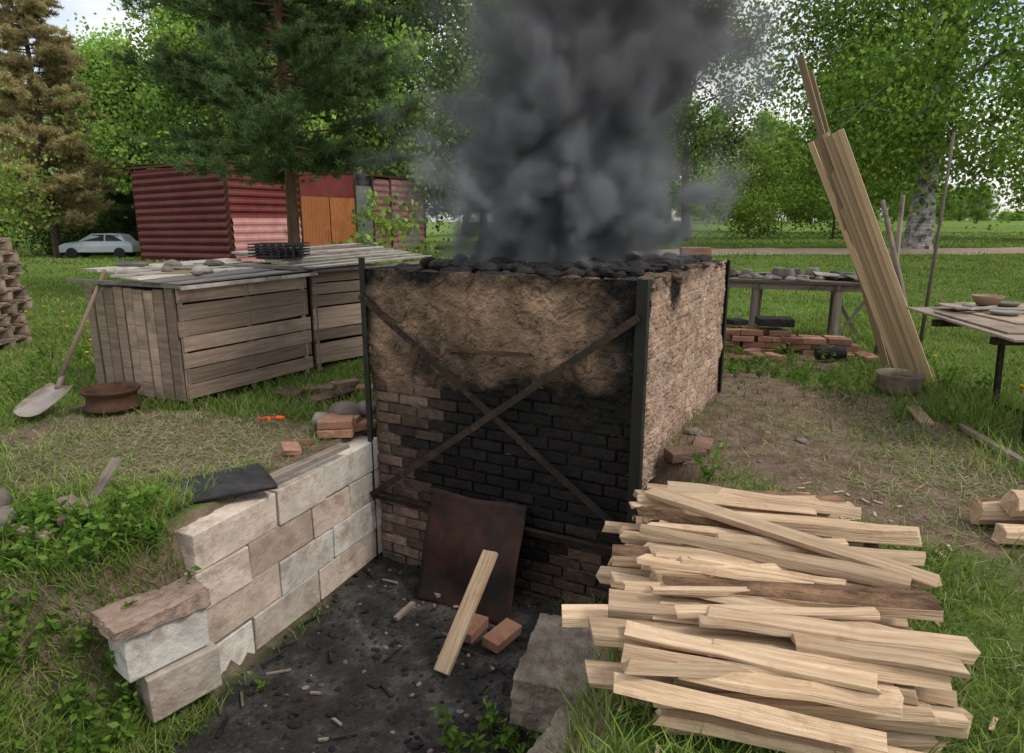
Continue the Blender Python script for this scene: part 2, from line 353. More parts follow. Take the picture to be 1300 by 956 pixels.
# ---------------------------------------------------------------- leaves
def leaves(P,size,col,aspect=.55,flat=0.0,droop=0.0):
    N=len(P);d=rng.normal(size=(N,3));d[:,2]=d[:,2]*(1-flat)-droop;d/=np.linalg.norm(d,axis=1)[:,None]
    r=rng.normal(size=(N,3));r[:,2]*=(1-flat)*.6;s=np.cross(d,r);s/=np.linalg.norm(s,axis=1)[:,None]+1e-9
    if flat>0: 
        s[:,2]*=(1-flat);
    size=(size*(.6+.8*rng.random(N)))[:,None]
    V=np.stack([P,P+d*size*.45+s*size*aspect*.5,P+d*size,P+d*size*.45-s*size*aspect*.5],1).reshape(-1,3)
    return V,np.arange(N*4).reshape(-1,4),np.repeat(col,4,0)
def weeds(b,pts,hgt=.25,ls=.05,nl=26,c0=(.08,.16,.025),c1=(.22,.36,.07)):
    for x,y in pts:
        z=float(H(x,y));k=5
        for s in range(k):
            a=rng.random()*6.28;l=hgt*rng.uniform(.5,1.1);tip=np.array([x+math.cos(a)*l*.45,y+math.sin(a)*l*.45,z+l])
            t=rng.random(nl//k+2)**.6;P=np.array([x,y,z])*(1-t[:,None])+tip*t[:,None]
            c=np.array(c0)+(np.array(c1)-np.array(c0))*rng.random((len(P),1))*(.4+.6*t[:,None])
            V,F,C=leaves(P,ls,c,.6,.35);b.add(V,F,V,C)
            b.tube([(x,y,z),tip],[.003,.0015],4,col=(.1,.16,.04))
def region(n,x0,x1,y0,y1,cond=None):
    x=rng.uniform(x0,x1,n*4);y=rng.uniform(y0,y1,n*4);k=(pit_sd(x,y)>.08)&~inkiln(x,y,.05)&~inwall(x,y)
    if cond is not None:k&=cond(x,y)
    return list(zip(x[k],y[k]))[:n]
b=MB()
weeds(b,region(120,-2.7,-1.7,1.9,3.35,lambda x,y:(pit_sd(x,y)>.10)),.19,.048,30)
weeds(b,region(34,-3.4,-2.4,2.4,3.4),.12,.04)
weeds(b,[(-2.05+.1*i,3.15+.06*math.sin(i*3)) for i in range(4)]+[(-1.95,3.3),(-2.1,3.4),(-2.0,3.45)],.2,.05,36)
weeds(b,[(.98,3.72),(1.08,3.8),(1.02,3.9),(.93,3.6),(1.14,3.66)],.2,.055,34)
b.build('weeds',m_leaf)
b=MB();weeds(b,[(-.22,2.65),(-.12,2.72),(-.3,2.8),(.0,2.8),(.05,2.7),(-.1,2.9)],.2,.05,34);weeds(b,[(.02,2.9),(.1,3.05),(.5,3.25),(-1.38,3.22)],.13,.04,18);b.build('pit_weeds',m_leaf)
b=MB();weeds(b,region(26,2.6,4.4,4.6,7.6),.22,.045,26);weeds(b,region(24,1.2,2.6,6.3,7.6),.18,.045,24);weeds(b,region(30,-5.3,-4.0,4.5,7.5),.22,.045,26);b.build('tall_weeds',m_leaf)
b=MB()
for x,y in region(50,-8,-3.2,6.5,13)+region(12,3,7,3,8):
    z=float(H(x,y));b.rev((x,y,z+.13),[(.0,.008),(.018,.01),(.022,0),(.0,-.006)],8,col=(.7,.5,.02));b.tube([(x,y,z),(x,y,z+.13)],.002,4,col=(.1,.2,.03))
b.build('dandelions',m_grass)
b=MB()
for i in range(520):
    x=rng.uniform(-3.6,4);y=rng.uniform(2.2,7);
    if inkiln(np.array(x),np.array(y)): continue
    if rng.random()>.2+.8*float(dirt_mask(x,y)): continue
    s=rng.uniform(.005,.018);b.lump((x,y,float(H(x,y))+s*.2),(s*1.3,s,s*.7))
b.build('pebbles',m_stone)
b=MB()
for i in range(1100):
    x=rng.uniform(-1.7,.7);y=rng.uniform(2.2,4.8)
    if float(pit_sd(x,y))>-.02: continue
    s=rng.uniform(.004,.015)*(1.8 if rng.random()<.1 else 1);b.lump((x,y,float(H(x,y))+s*.3),(s*1.4,s,s*.7),m=0 if rng.random()<.90 else 1)
for i in range(50):
    x=rng.uniform(-1.5,.4);y=rng.uniform(2.6,4.6)
    if float(pit_sd(x,y))>-.05: continue
    a=rng.random()*6.3;l=rng.uniform(.04,.14);z=float(H(x,y))+.01
    b.beam((x,y,z),(x+l*math.cos(a),y+l*math.sin(a),z+.01),.014,.01,m=2 if rng.random()<.4 else 0)
b.build('charcoal_debris',[m_char,m_stone,m_greywood])
# ---------------------------------------------------------------- kiln
K=empty('brick_kiln',(-.999,4.777,0),R(-28));W,D,T=1.976,2.29,1.17;BOT=-1.12
b=MB();b.box((W/2,D/2,(T-.06+BOT)/2),(W-.02,D-.03,T-.06-BOT));b.build('core',m_mortar,K)
def sootf(x,z):
    n=fbm(x*2.2,z*2.2,5,5);n2=fbm(x*6,z*6,15,4)
    s=1.1*ss(.95-np.hypot((x-1.40)/.9,(z-.05)/.80),0,.5)+.8*ss(.9-np.hypot((x-.75)/.95,(z+.05)/.6),0,.5)
    s=s+.8*ss(z,1.0,1.17)+.75*ss(x,1.65,1.95)+.5*ss(.5-z,0,.5)*ss(x,.0,.5)
    s=s+.7*ss(1-np.hypot((x-1.1)/.8,(z+.6)/.6),0,.6)+.4*ss(.14-x,0,.12)+.7*ss(.75-np.abs(x-.80-.15*np.sin(z*7))-.5*np.abs(z-.4),0,.5)*ss(z,.1,.5)*ss(.9-z,0,.35)
    return np.clip(s+(n-.5)*1.5+(n2-.5)*.9-.10,0,1)
def kcol(x,z,clay,side):
    n=fbm(x*3,z*3,25,4)[...,None]
    if side: 
        base=np.array([.37,.25,.185])*(1-n)+np.array([.56,.42,.33])*n
        s=np.clip(ss(z,.92,1.17)*.9*(1-ss(x,.5,2.2)*.6)+ss(.18-x,0,.2)*.7+ss(.45-np.hypot((x-.55)/.4,(z-1.05)/.5),0,.3)+(fbm(x*3,z*3,45,4)-.5)*1.1-.32,0,1)[...,None]
    else:
        base=(np.array([.18,.12,.085])*(1-n)+np.array([.40,.275,.195])*n)
        if not clay: base=base*np.array([.72,.74,.8])
        s=sootf(x,z)[...,None]
    return base*(1-s)+np.array([.016,.0145,.014])*s
def bricks(side):
    b=MB();L=D if side else W;z=BOT+.06 if not side else -.1;r=0
    while z<T-.08:
        x=-.12 if r%2 else 0.0
        while x<L:
            l=.245*rng.uniform(.92,1.03);a=max(x,.004);e=min(x+l-.012,L-.004)
            if e-a>.03:
                h=.066*rng.uniform(.93,1.04);pro=.014*rng.random()-.006
                cx=(a+e)/2;cz=z+h/2+rng.normal()*.002
                col=kcol(np.array(cx),np.array(cz),False,side)*rng.uniform(.7,1.25)
                if (not side) and cz<-.55 and cx<.5 : col=col*1.5+.03
                if side: b.box((W-.02+pro+.02,cx,cz),(.06,e-a,h),jit=.009,col=col)
                else: b.box((cx,.01-pro,cz),(e-a,.06,h),jit=.009,col=col)
            x+=l
        z+=.08;r+=1
    return b
bricks(False).build('front_bricks',m_kbrick,K,bevel=.007)
bricks(True).build('side_bricks',m_kbrick,K,bevel=.007)
def claysheet(side):
    L=D if side else W;nx_,nz_=(260,170) if side else (260,270);z0=-.12 if side else BOT
    xs=np.linspace(-.012 if not side else .0,L+.004,nx_);zs=np.linspace(z0,T,nz_);X,Z=np.meshgrid(xs,zs)
    n=fbm(X*2.5,Z*2.5,1,4);n2=fbm(X*7,Z*7,6,5);n3=fbm(X*26,Z*26,9,3)
    if side: th=.016*ss(Z+(n-.5)*1.0,.2,.75)+.012*ss(.35-Z-(n-.5)*1.2+.35*ss(X,1.3,.2),0,.4)+.011
    else: th=.052*ss(Z+(n-.5)*.9,.16,.60)-.021 +.015*ss(.5-np.abs(Z-.85),0,.3)
    th=th+(n2-.5)*.042+(n3-.5)*.014
    rid=np.abs(fbm(X*4+3,Z*4,70,4)-.5);th=th-.014*(1-ss(rid,0,.02))
    if side:
        th=th-.006*(1-ss(np.abs(((Z+.1)/.08)%1-.93),.03,.12))
    col=kcol(X,Z,True,side)
    col=col*((.8+1.0*(n2-.3)) if not side else (.85+.6*(n2-.3)))[...,None]
    P=np.stack([W+.02+th,X,Z],-1) if side else np.stack([X,-.018-th,Z],-1)
    i=np.arange(nx_*nz_).reshape(nz_,nx_);F=np.stack([i[:-1,:-1],i[:-1,1:],i[1:,1:],i[1:,:-1]],-1).reshape(-1,4)
    b=MB();b.add(P.reshape(-1,3),F,None,col.reshape(-1,3));return b
claysheet(False).build('front_clay',m_kclay,K,smooth=True)
claysheet(True).build('side_clay',m_kclay,K,smooth=True)
b=MB()
for i in range(230):
    t=rng.random();e=rng.integers(0,4)
    x,y=[(t*W,.05),(W-.04,t*D),(t*W,D-.05),(.05,t*D)][e]
    s=rng.uniform(.02,.05);b.lump((x+rng.normal()*.02,y+rng.normal()*.02+.02,T-.03+rng.normal()*.010),(s*1.7,s*1.2,s*.55),m=0)
for i in range(260):
    s=rng.uniform(.03,.085);b.lump((rng.uniform(.12,W-.12),rng.uniform(.12,D-.12),T-.02+rng.random()*.05),(s,s,s*.6),m=0)
b.build('charred_rim',m_char,K)
b=MB()
for i in range(80):
    t=rng.random()*D;s=rng.uniform(.02,.045);b.lump((W-.01+rng.normal()*.015,t,T-.025+rng.normal()*.015),(s,s*1.6,s*.6),col=tuple(np.array([.2,.14,.1])*rng.uniform(.2,1.1)))
for i in range(60):
    t=rng.random()*W;s=rng.uniform(.02,.042);b.lump((t,.01+rng.normal()*.01,T-.03+rng.normal()*.012),(s*1.6,s,s*.5),col=tuple(np.array([.2,.13,.09])*rng.uniform(.1,.9)))
b.build('clay_rim',m_kclay,K)
b=MB()
for i in range(7): b.box((W-.24+rng.normal()*.02,.3+i*.27,T+.025+rng.random()*.015),(.24,.25,.012),yaw=rng.normal()*.1,tilt=(rng.normal()*.03,rng.normal()*.03))
b.build('cover_tiles',m_char,K)
b=MB();b.box((W-.2,D-.16,T+.075),(.25,.12,.065),yaw=.4);b.build('loose_bricks',m_brick,K,bevel=.005)
b=MB()
def angle(x,y,sx,sy,z0,z1,m=0,wd=.042):
    b.box((x+sx*wd/2,y,(z0+z1)/2),(wd,.007,z1-z0),m=m);b.box((x,y+sy*.03,(z0+z1)/2),(.007,.06,z1-z0),m=m)
angle(-.03,-.085,1,1,BOT,T+.08,1);angle(W+.055,-.085,-1,1,-.55,T+.01,1,.06);angle(W+.065,D+.02,-1,-1,-.1,T,1)
yb=-.098
b.beam((-.03,yb,.99),(W+.03,yb-.004,-.40),.008,.045,col=(.3,)*3)
b.beam((0,yb-.012,-.50),(W+.02,yb-.016,.97),.008,.045,col=(.6,)*3)
b.beam((-.05,yb+.002,-.50),(W+.06,yb+.002,-.50),.008,.055,col=(.2,)*3)
b.beam((-.05,yb-.02,-.472),(W+.06,yb-.02,-.472),.04,.006,col=(.2,)*3)
b.build('angle_iron_bracing',[m_iron,m_green],K)
b=MB();b.beam((.70,-.07,.66),(1.30,-.07,.685),.02,.018);b.build('embedded_bar',m_rust2,K)
# ---------------------------------------------------------------- fire door + plank + bricks
def kw(x,y,z=0):
    return np.array([-.999+x*.883+y*.469,4.777-x*.469+y*.883,z])
b=MB();N=24;v=[];
for j in range(N+1):
    for i in range(N+1):
        u=i/N;w=j/N
        x=.58+u*.74-.03*w;y=-.40+.28*w+.02*math.sin(u*5+w*3)+.012*math.sin(w*9);z=-1.05+w*.72
        v.append(kw(x,y,z+.006*math.sin(u*9)))
i_=np.arange((N+1)**2).reshape(N+1,N+1);F=np.stack([i_[:-1,:-1],i_[:-1,1:],i_[1:,1:],i_[1:,:-1]],-1).reshape(-1,4)
b.add(v,F);ob=b.build('rusty_fire_door',m_rust,smooth=True);sm=ob.modifiers.new('s','SOLIDIFY');sm.thickness=.006
b=MB();b.beam((-.40,3.33,-1.01),(-.13,3.80,-.50),.10,.028,roll=.1,jit=.008);b.build('leaning_plank',m_wood,bevel=.004)
b=MB();b.box((-.06,3.63,-.97),(.25,.12,.065),yaw=.95,tilt=(.1,0));b.build('loose_brick',m_brick,bevel=.006)
b=MB();b.box((-.25,3.72,-.98),(.22,.12,.065),yaw=1.1);b.build('loose_brick',m_brick,bevel=.006)
b=MB();b.beam((-.75,3.85,-1.0),(-.66,4.02,-.99),.035,.02);b.beam((-.6,4.3,-1.0),(-.5,4.1,-.99),.03,.02);b.build('wood_scrap',m_greywood)
# ---------------------------------------------------------------- retaining wall
ang=math.atan2(1.57,.66);WL=empty('retaining_wall',(-1.66,3.21,0),ang)
b=MB();b2=MB()
BC=[(.66,.61,.55),(.58,.48,.40),(.68,.65,.60),(.52,.41,.34),(.60,.54,.47),(.50,.41,.35),(.64,.54,.46),(.68,.65,.60)]
hs=.233;z=-.09
for c_ in range(4):
    x=[.0,-.01,.0,.0][c_];cuts=[[.62,.45,.70],[.38,.56,.40,.5],[.6,.52,.6],[.35,.6,.8]][c_]
    for k_,l in enumerate(cuts):
        e=min(x+l,1.74)
        b.box(((x+e)/2,.11+rng.normal()*.004,z-hs/2+rng.normal()*.003),(e-x-.007,.21,hs-.007),yaw=rng.normal()*.006,jit=.010,col=np.array(BC[int(rng.integers(0,8))])*rng.uniform(.85,1.05));x=e
    z-=hs
b.build('blocks',m_block,WL,bevel=.007)
b2.box((.87,.115,-.56),(1.70,.185,.90));b2.build('mortar',m_conc,WL)
ux=np.array([-.62,-.78]);p=np.array([-1.66,3.17])
b=MB();b.box((0,0,0),(.46,.26,.07),jit=.02)
ob=b.build('step_stone',surf('pinkish_stone',(.24,.17,.13),(.42,.31,.25),6,bump=.9,bscale=24,stain=(.19,.14,.11),stp=(.5,.65),sts=6),loc=(p[0]+ux[0]*.22,p[1]+ux[1]*.22,-.385),rot=(0,0,math.atan2(ux[1],ux[0])+.03));erode(ob,.035)
b=MB()
b.box((p[0]+ux[0]*.2,p[1]+ux[1]*.2,-.55),(.40,.2,.24),yaw=math.atan2(ux[1],ux[0]),jit=.015,col=(.62,.6,.56))
b.box((p[0]+ux[0]*.17+.03,p[1]+ux[1]*.17,-.80),(.36,.2,.24),yaw=math.atan2(ux[1],ux[0]),jit=.015,col=(.45,.4,.35));b.build('limewashed_block_wall',m_block,None,bevel=.008)
b=MB();b.box((0,0,0),(.40,.55,.24),jit=.04);ob=b.build('concrete_slab',m_conc,loc=(.26,2.82,-.62),rot=(.05,.04,-.3));erode(ob,.035)
b=MB();b.box((0,0,0),(.40,.42,.2),jit=.04);ob=b.build('concrete_slab',m_conc,loc=(.34,2.38,-.70),rot=(.05,.12,-.5));erode(ob,.035)
# ---------------------------------------------------------------- things along the wall
def gz(x,y): return float(H(x,y))
b=MB();N=14;v=[]
for j in range(N+1):
    for i in range(N+1):
        u=i/N-.5;w=j/N-.5;r=.27
        x=u*.62*(1-.12*w);y=w*.40*(1+.2*u);a=.5
        v.append((-1.77+x*math.cos(a)-y*math.sin(a),3.72+x*math.sin(a)+y*math.cos(a),-.02+.035*math.sin(u*4+1)*math.cos(w*3)+.02*u))
i_=np.arange((N+1)**2).reshape(N+1,N+1);F=np.stack([i_[:-1,:-1],i_[:-1,1:],i_[1:,1:],i_[1:,:-1]],-1).reshape(-1,4)
b.add(v,F);ob=b.build('rubber_mat',m_rubber,smooth=True);sm=ob.modifiers.new('s','SOLIDIFY');sm.thickness=.025
b=MB();b.beam((-1.52,3.72,-.03),(-1.16,4.42,-.02),.09,.03,roll=.1,jit=.01);b.build('weathered_plank',m_greywood,bevel=.003)
def brickpile(name,lst,mat=m_brick):
    b=MB()
    for x,y,z,yw,t in lst: b.box((x,y,z),(.25,.12,.065),yaw=yw,tilt=(t,0),jit=.01)
    return b.build(name,mat,bevel=.006)
brickpile('brick_stack',[(-1.30,4.72,-.02,.1,0),(-1.30,4.73,.05,.16,.05),(-1.17,4.88,-.01,.6,.1),(-1.28,4.86,.03,-.2,.05)])
b=MB();b.lump((-1.27,4.98,.06),(.15,.1,.09));b.lump((-1.12,4.98,.09),(.10,.08,.06));b.lump((-1.45,4.9,.02),(.09,.07,.06));b.build('field_stones',m_stone,smooth=True)
b=MB();b.box((-1.50,4.30,.0),(.12,.09,.05),yaw=.5,tilt=(.3,.2),jit=.025);b.box((-1.43,4.40,.01),(.09,.07,.05),yaw=1.2,tilt=(.1,.3),jit=.025);b.build('broken_brick',m_brick,bevel=.006)
brickpile('loose_bricks',[(-1.75,5.9,.0,.2,.1),(-1.55,6.05,.02,.6,.0),(-1.98,5.75,.0,-.3,.2),(-1.5,5.75,.0,1.1,.1),(-1.3,5.95,.0,.1,.1),(-1.62,5.6,.0,.9,.2)],surf('scorched_brick',(.06,.04,.032),(.26,.15,.11),6,bump=.5,rv=.7))
b=MB();b.beam((-2.35,3.45,-.05),(-2.32,3.72,.14),.055,.02);b.build('wood_stake',m_greywood)
b=MB();b.beam((-2.52,3.50,-.02),(-2.30,3.30,-.01),.10,.03,jit=.01);b.beam((-2.38,3.25,-.03),(-2.15,3.35,-.03),.07,.03);b.beam((-2.2,3.52,0),(-2.1,3.38,0),.03,.015);b.beam((-2.6,3.2,-.05),(-2.35,3.12,-.06),.05,.03);b.build('wood_offcuts',m_pallet,bevel=.003)
b=MB();b.lump((-2.85,3.38,.0),(.13,.1,.08));b.lump((-2.7,3.3,-.04),(.1,.08,.05));b.build('grey_stones',m_stone,smooth=True)
b=MB();b.beam((-1.98,5.0,.0),(-1.80,4.98,.012),.025,.018);b.beam((-1.90,5.0,.012),(-1.85,4.90,.02),.02,.02);b.tube([(-1.82,4.98,.012),(-1.76,4.96,.02)],[.02,.014],8);b.build('orange_hand_tool',m_plast,bevel=.004)
# ---------------------------------------------------------------- pallet sheds
S=empty('pallet_wood_shed')
def slatwall(name,p0,p1,z0,z1,n,mat,horizontal=True,gap=.012,inset=0):
    b=MB();p0=np.array(p0,float);p1=np.array(p1,float);d=p1-p0;L=np.linalg.norm(d);d/=L;nrm=np.array([d[1],-d[0]])
    if horizontal:
        h=(z1-z0)/n
        for i in range(n):
            zc=z0+h*(i+.5);o=nrm*(.01*rng.random()+inset)
            b.beam((*(p0+o+d*rng.uniform(-.015,.015)),zc+rng.normal()*.005),(*(p1+o+d*rng.uniform(-.015,.015)),zc+rng.normal()*.007),.022,h-gap-rng.random()*.010,jit=.004)
        for t in(.03,.5,.97):
            q=p0+d*L*t-nrm*.03;b.beam((*q,z0-.05),(*q,z1),.09,.04,roll=math.atan2(d[1],d[0]) )
    else:
        w=L/n
        for i in range(n):
            q=p0+d*w*(i+.5)+nrm*(.012*rng.random());zt=z1-rng.random()*.02
            b.box((q[0],q[1],(z0+zt)/2+rng.normal()*.005),(w*rng.uniform(.75,.95),.022,zt-z0),yaw=math.atan2(d[1],d[0]),jit=.006)
    return b.build(name,mat,S,bevel=.003)
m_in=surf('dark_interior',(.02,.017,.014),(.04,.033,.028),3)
A=(-2.73,5.45);Bq=(-2.07,6.76);Cq=(-3.82,6.02);E=(-1.0,8.15)
slatwall('side_slats',A,Bq,.02,.97,7,m_pallet,True,.008)
slatwall('vertical_boards',Cq,A,.0,.95,9,m_pallet,False)
slatwall('rear_slats',(-2.04,6.80),E,.03,1.0,8,m_pallet,True,.008)
b=MB()
def prism(pts,z0,z1,**k):
    n=len(pts);v=[(*p,z0) for p in pts]+[(*p,z1) for p in pts]
    b.addf(v,[[list(range(n))[::-1]],[list(range(n,2*n))],[[i,(i+1)%n,n+(i+1)%n,n+i] for i in range(n)]],None,None)
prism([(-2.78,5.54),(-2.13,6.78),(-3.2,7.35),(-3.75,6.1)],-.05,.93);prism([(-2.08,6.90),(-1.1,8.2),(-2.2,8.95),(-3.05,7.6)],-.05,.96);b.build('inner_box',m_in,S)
b=MB()
for t in range(6):
    w=1.36/6;ofs=-.06+t*w+w/2
    o=np.array([-.86,.51]);d=np.array([.45,.893])
    p=np.array([-2.70,5.40])+o*ofs;z=1.00+.012*t
    b.beam((*(p-d*.09*rng.random()),z+.012*rng.random()),(*(p+d*(1.5+.08*rng.random())),z+.03),w-.006,.016,jit=.01)
for t in range(8):
    w=1.3/8;ofs=-.08+t*w+w/2;o=np.array([-.83,.56]);d=np.array([.57,.82])
    p=np.array([-2.02,6.66])+o*ofs;z=1.04+.018*t
    b.beam((*(p-d*.08*rng.random()),z+.012*rng.random()),(*(p+d*(1.75+.06*rng.random())),z+.05),w-.006,.016,jit=.01)
b.beam((-3.95,6.0,.985),(-2.66,5.38,.985),.03,.03);b.beam((-2.64,5.36,.975),(-1.95,6.75,.985),.025,.03);b.beam((-1.98,6.7,1.01),(-.92,8.15,1.03),.025,.03)
b.beam((-2.05,6.55,1.06),(-3.6,6.95,1.07),.1,.03)
b.build('roof_boards',m_roof,S)
b=MB()
for i in range(5):
    z=1.135+i*.03;cx,cy=-2.42,7.1
    for k_ in range(7):
        b.box((cx+(k_-3)*.075,cy,z),(.02,.42,.02),yaw=.25)
    for k_ in range(4): b.box((cx,cy+(k_-1.5)*.12,z+.013),(.5,.02,.014),yaw=.25+rng.normal()*.03)
b.build('black_grate_stack',m_rubber)
b=MB();b.rev((-3.55,6.35,1.06),[(0,0),(.10,0),(.14,.05),(.13,.055),(.09,.012),(0,.01)],20);b.rev((-3.68,6.45,1.06),[(0,.07),(.06,.06),(.09,.03),(.1,0),(0,0)],16)
b.rev((-3.0,6.3,1.05),[(0,.012),(.14,.02),(.16,.035),(.165,.03),(.15,.0),(0,0)],24);b.rev((-2.82,6.15,1.045),[(0,.06),(.05,.055),(.085,.03),(.1,0),(0,0)],18);b.build('clay_dishes',m_pot,smooth=True)
b=MB();b.lump((-3.25,6.5,1.09),(.09,.07,.05));b.lump((-3.1,6.1,1.07),(.08,.05,.035));b.lump((-2.95,6.7,1.09),(.1,.06,.04));b.lump((-2.75,5.9,1.05),(.05,.04,.02));b.build('roof_stones',m_stone,smooth=True)
b=MB();b.box((-3.12,5.98,1.045),(.5,.12,.01),yaw=.3);b.box((-2.95,6.1,1.055),(.4,.1,.01),yaw=-.1);b.build('yellowed_boards',surf('yellow_board',(.33,.27,.13),(.45,.38,.2),3,bump=.1))
SH=empty('shovel')
b=MB();b.tube([(-3.55,5.90,1.08),(-3.66,5.62,.60),(-3.75,5.38,.20)],[.016,.018,.02],10);b.build('handle',m_pallet,SH,smooth=True)
b=MB();v=[];hw=[.12,.14,.15,.15,.145,.12];nn=6
for i in range(6):
    t=i/5;c_=np.array([-3.70-.06*t,5.35-.40*t,.17-.15*t]);
    for j in range(7):
        s=(j/6-.5)*2;v.append((c_[0]+s*hw[i],c_[1]-.03*s+(.03*s*s if i==5 else 0),c_[2]+.03*s*s+.01*(1-abs(s))))
i_=np.arange(42).reshape(6,7);b.add(v,np.stack([i_[:-1,:-1],i_[:-1,1:],i_[1:,1:],i_[1:,:-1]],-1).reshape(-1,4));b.tube([(-3.74,5.42,.24),(-3.71,5.30,.165)],[.024,.02],8)
ob=b.build('blade',surf('shovel_steel',(.20,.17,.15),(.36,.32,.29),6,bump=.2,rough=.75,metal=.0,stain=(.14,.09,.06)),SH,smooth=True)
b=MB();b.rev((-3.30,5.34,.0),[(.19,0),(.215,.0),(.22,.015),(.195,.035),(.185,.08),(.19,.12),(.215,.14),(.22,.16),(.21,.165),(.18,.13),(.17,.06),(.12,.03),(.0,.02)],32);b.build('rusty_wheel_rim',m_rust2,smooth=True)
def pallet(b,cx,cy,z,yaw,L=1.2,Wd=.8):
    M_=lambda x,y:(cx+x*math.cos(yaw)-y*math.sin(yaw),cy+x*math.sin(yaw)+y*math.cos(yaw))
    for i in range(5):
        y=-Wd/2+.05+i*(Wd-.1)/4;b.beam((*M_(-L/2,y),z+.132),(*M_(L/2,y),z+.132),.1,.02,jit=.004)
    for i in range(3):
        y=-Wd/2+.05+i*(Wd-.1)/2;b.beam((*M_(-L/2,y),z+.01),(*M_(L/2,y),z+.01),.1,.02)
        for x in(-L/2+.06,0,L/2-.06):
            b.box((*M_(x,y),z+.058),(.12,.09,.075),yaw=yaw)
    for x in(-L/2+.06,0,L/2-.06): b.beam((*M_(x,-Wd/2),z+.11),(*M_(x,Wd/2),z+.11),.1,.02)
b=MB()
for i in range(9): pallet(b,-6.66+rng.normal()*.03,7.95+rng.normal()*.03,-.03+i*.148,.15+rng.normal()*.03)
b.build('pallet_stack',m_pallet)
# ---------------------------------------------------------------- right hand side : tables, boards
def table(name,FL,FR,depth,z,legs=True):
    T_=empty(name);FL=np.array(FL);FR=np.array(FR);d=FR-FL;L=np.linalg.norm(d);d/=L;q=np.array([-d[1],d[0]])
    b=MB();n=6
    for i in range(n):
        o=q*(depth*(i+.5)/n);b.beam((*(FL+o-d*rng.random()*.08),z),(*(FR+o+d*rng.random()*.1),z),depth/n-.008,.028,jit=.006)
    b.build('table_top',m_greywood,T_)
    b=MB()
    for t in(.04,.36,.80):
        for s in(.08,depth-.08):
            p=FL+d*L*t+q*s;b.beam((*p,z-.01),(*(p+d*rng.normal()*.03),gz(*p)-.03),.07,.07)
        p=FL+d*L*t;b.beam((*(p+q*.02),z-.05),(*(p+q*(depth-.02)),z-.05),.04,.07)
    b.beam((*(FL+q*.06),z-.055),(*(FR+q*.06),z-.055),.035,.08);b.beam((*(FL+q*(depth-.06)),z-.055),(*(FR+q*(depth-.06)),z-.055),.035,.08)
    for t,dt in((.80,.16),(.04,.2)):
        p=FL+d*L*t+q*.08;p2=p+d*.38;b.beam((*p2,z-.06),(*(p+d*.02),.12),.05,.03)
        p=FL+d*L*t+q*(depth-.1);b.beam((*(p-d*.1),z-.06),(*(p+d*.33),.02),.05,.05)
    b.build('legs',m_greywood,T_);return T_
table('trestle_table',(2.30,8.55),(4.22,7.72),1.0,.78)
b=MB()
P0=np.array([2.30,8.55]);dd=np.array([.918,-.397]);qq=np.array([.397,.918])
for i in range(60):
    p=P0+dd*rng.uniform(.15,1.95)+qq*rng.uniform(.06,.94);s=rng.uniform(.05,.12);k_=rng.integers(0,4)
    if k_==0: b.rev((*p,.797),[(0,.05*s/.1),(s*.5,.045),(s*.9,.02),(s,0),(0,0)],16)
    elif k_==1: b.rev((*p,.797),[(0,0),(s*.7,0),(s*1.2,.03),(s*1.15,.035),(s*.6,.01),(0,.008)],18)
    elif k_==2: b.rev((*p,.797),[(0,0),(s*.5,0),(s*.8,s*.5),(s*.6,s),(s*.65,s*1.1),(s*.55,s),(s*.7,s*.5),(0,.01)],16)
    else: b.lump((*p,.815),(s,s*.7,s*.25))
b.build('clay_pots',m_pot,smooth=True)
b=MB();b.box((4.0,8.2,.83),(.35,.25,.012),yaw=.4,tilt=(0,.1));b.box((3.9,8.35,.85),(.3,.25,.012),yaw=-.2,tilt=(.1,.1));b.box((4.15,8.0,.84),(.3,.2,.012),yaw=.2,tilt=(.2,.05));b.build('plywood_scraps',m_roof)
b=MB()
for c_ in range(4):
    for r_ in range(2):
        for i in range(6-(c_>2)*3):
            if rng.random()<.12: continue
            b.box((2.45+i*.25+(c_%2)*.1+rng.normal()*.012,7.75-i*.06+r_*.16+rng.normal()*.015,.03+c_*.07),(.24,.12,.064),yaw=-.24+rng.normal()*.1,jit=.008)
for i in range(9): b.box((rng.uniform(2.3,3.9),rng.uniform(7.1,7.6),.04),(.24,.12,.065),yaw=rng.random()*3,tilt=(rng.normal()*.2,0))
b.build('fire_pit_bricks',m_brick,bevel=.006)
b=MB();b.box((3.05,7.72,.36),(.4,.26,.09),yaw=-.2,jit=.01);b.box((2.65,7.85,.34),(.2,.2,.06),yaw=.2);b.tube([(3.3,7.15,.09),(3.6,7.1,.12)],[.07,.07],14);b.build('black_pots',m_char,bevel=.01)
TT=empty('plywood_work_table')
b=MB();zz=.78
def sheet(b,pts,z,th=.015):
    n=len(pts);v=[(p[0],p[1],z+(p[2] if len(p)>2 else 0)) for p in pts]+[(p[0],p[1],z+th+(p[2] if len(p)>2 else 0)) for p in pts]
    b.addf(v,[[list(range(n))[::-1]],[list(range(n,2*n))],[[i,(i+1)%n,n+(i+1)%n,n+i] for i in range(n)]])
sheet(b,[(3.12,4.1),(4.4,3.95),(4.75,5.75),(3.38,5.72)],.765)
b.build('table_top',m_greywood,TT)
b=MB();sheet(b,[(3.22,4.3,0),(4.2,4.2,0),(4.3,5.3,.01),(3.38,5.35,.0)],.785,.01);sheet(b,[(3.5,4.6,.0),(4.4,4.4,0),(4.6,5.6,.01),(3.8,5.75,.01),(3.55,5.3,0)],.80,.01);sheet(b,[(3.42,5.25,.02),(3.85,5.15,0),(3.95,5.5,0),(3.6,5.66,0)],.815,.01);b.build('plywood_sheets',surf('plywood',(.25,.19,.14),(.42,.34,.26),3,bump=.2,rv=.4,stain=(.18,.145,.12)),TT)
b=MB()
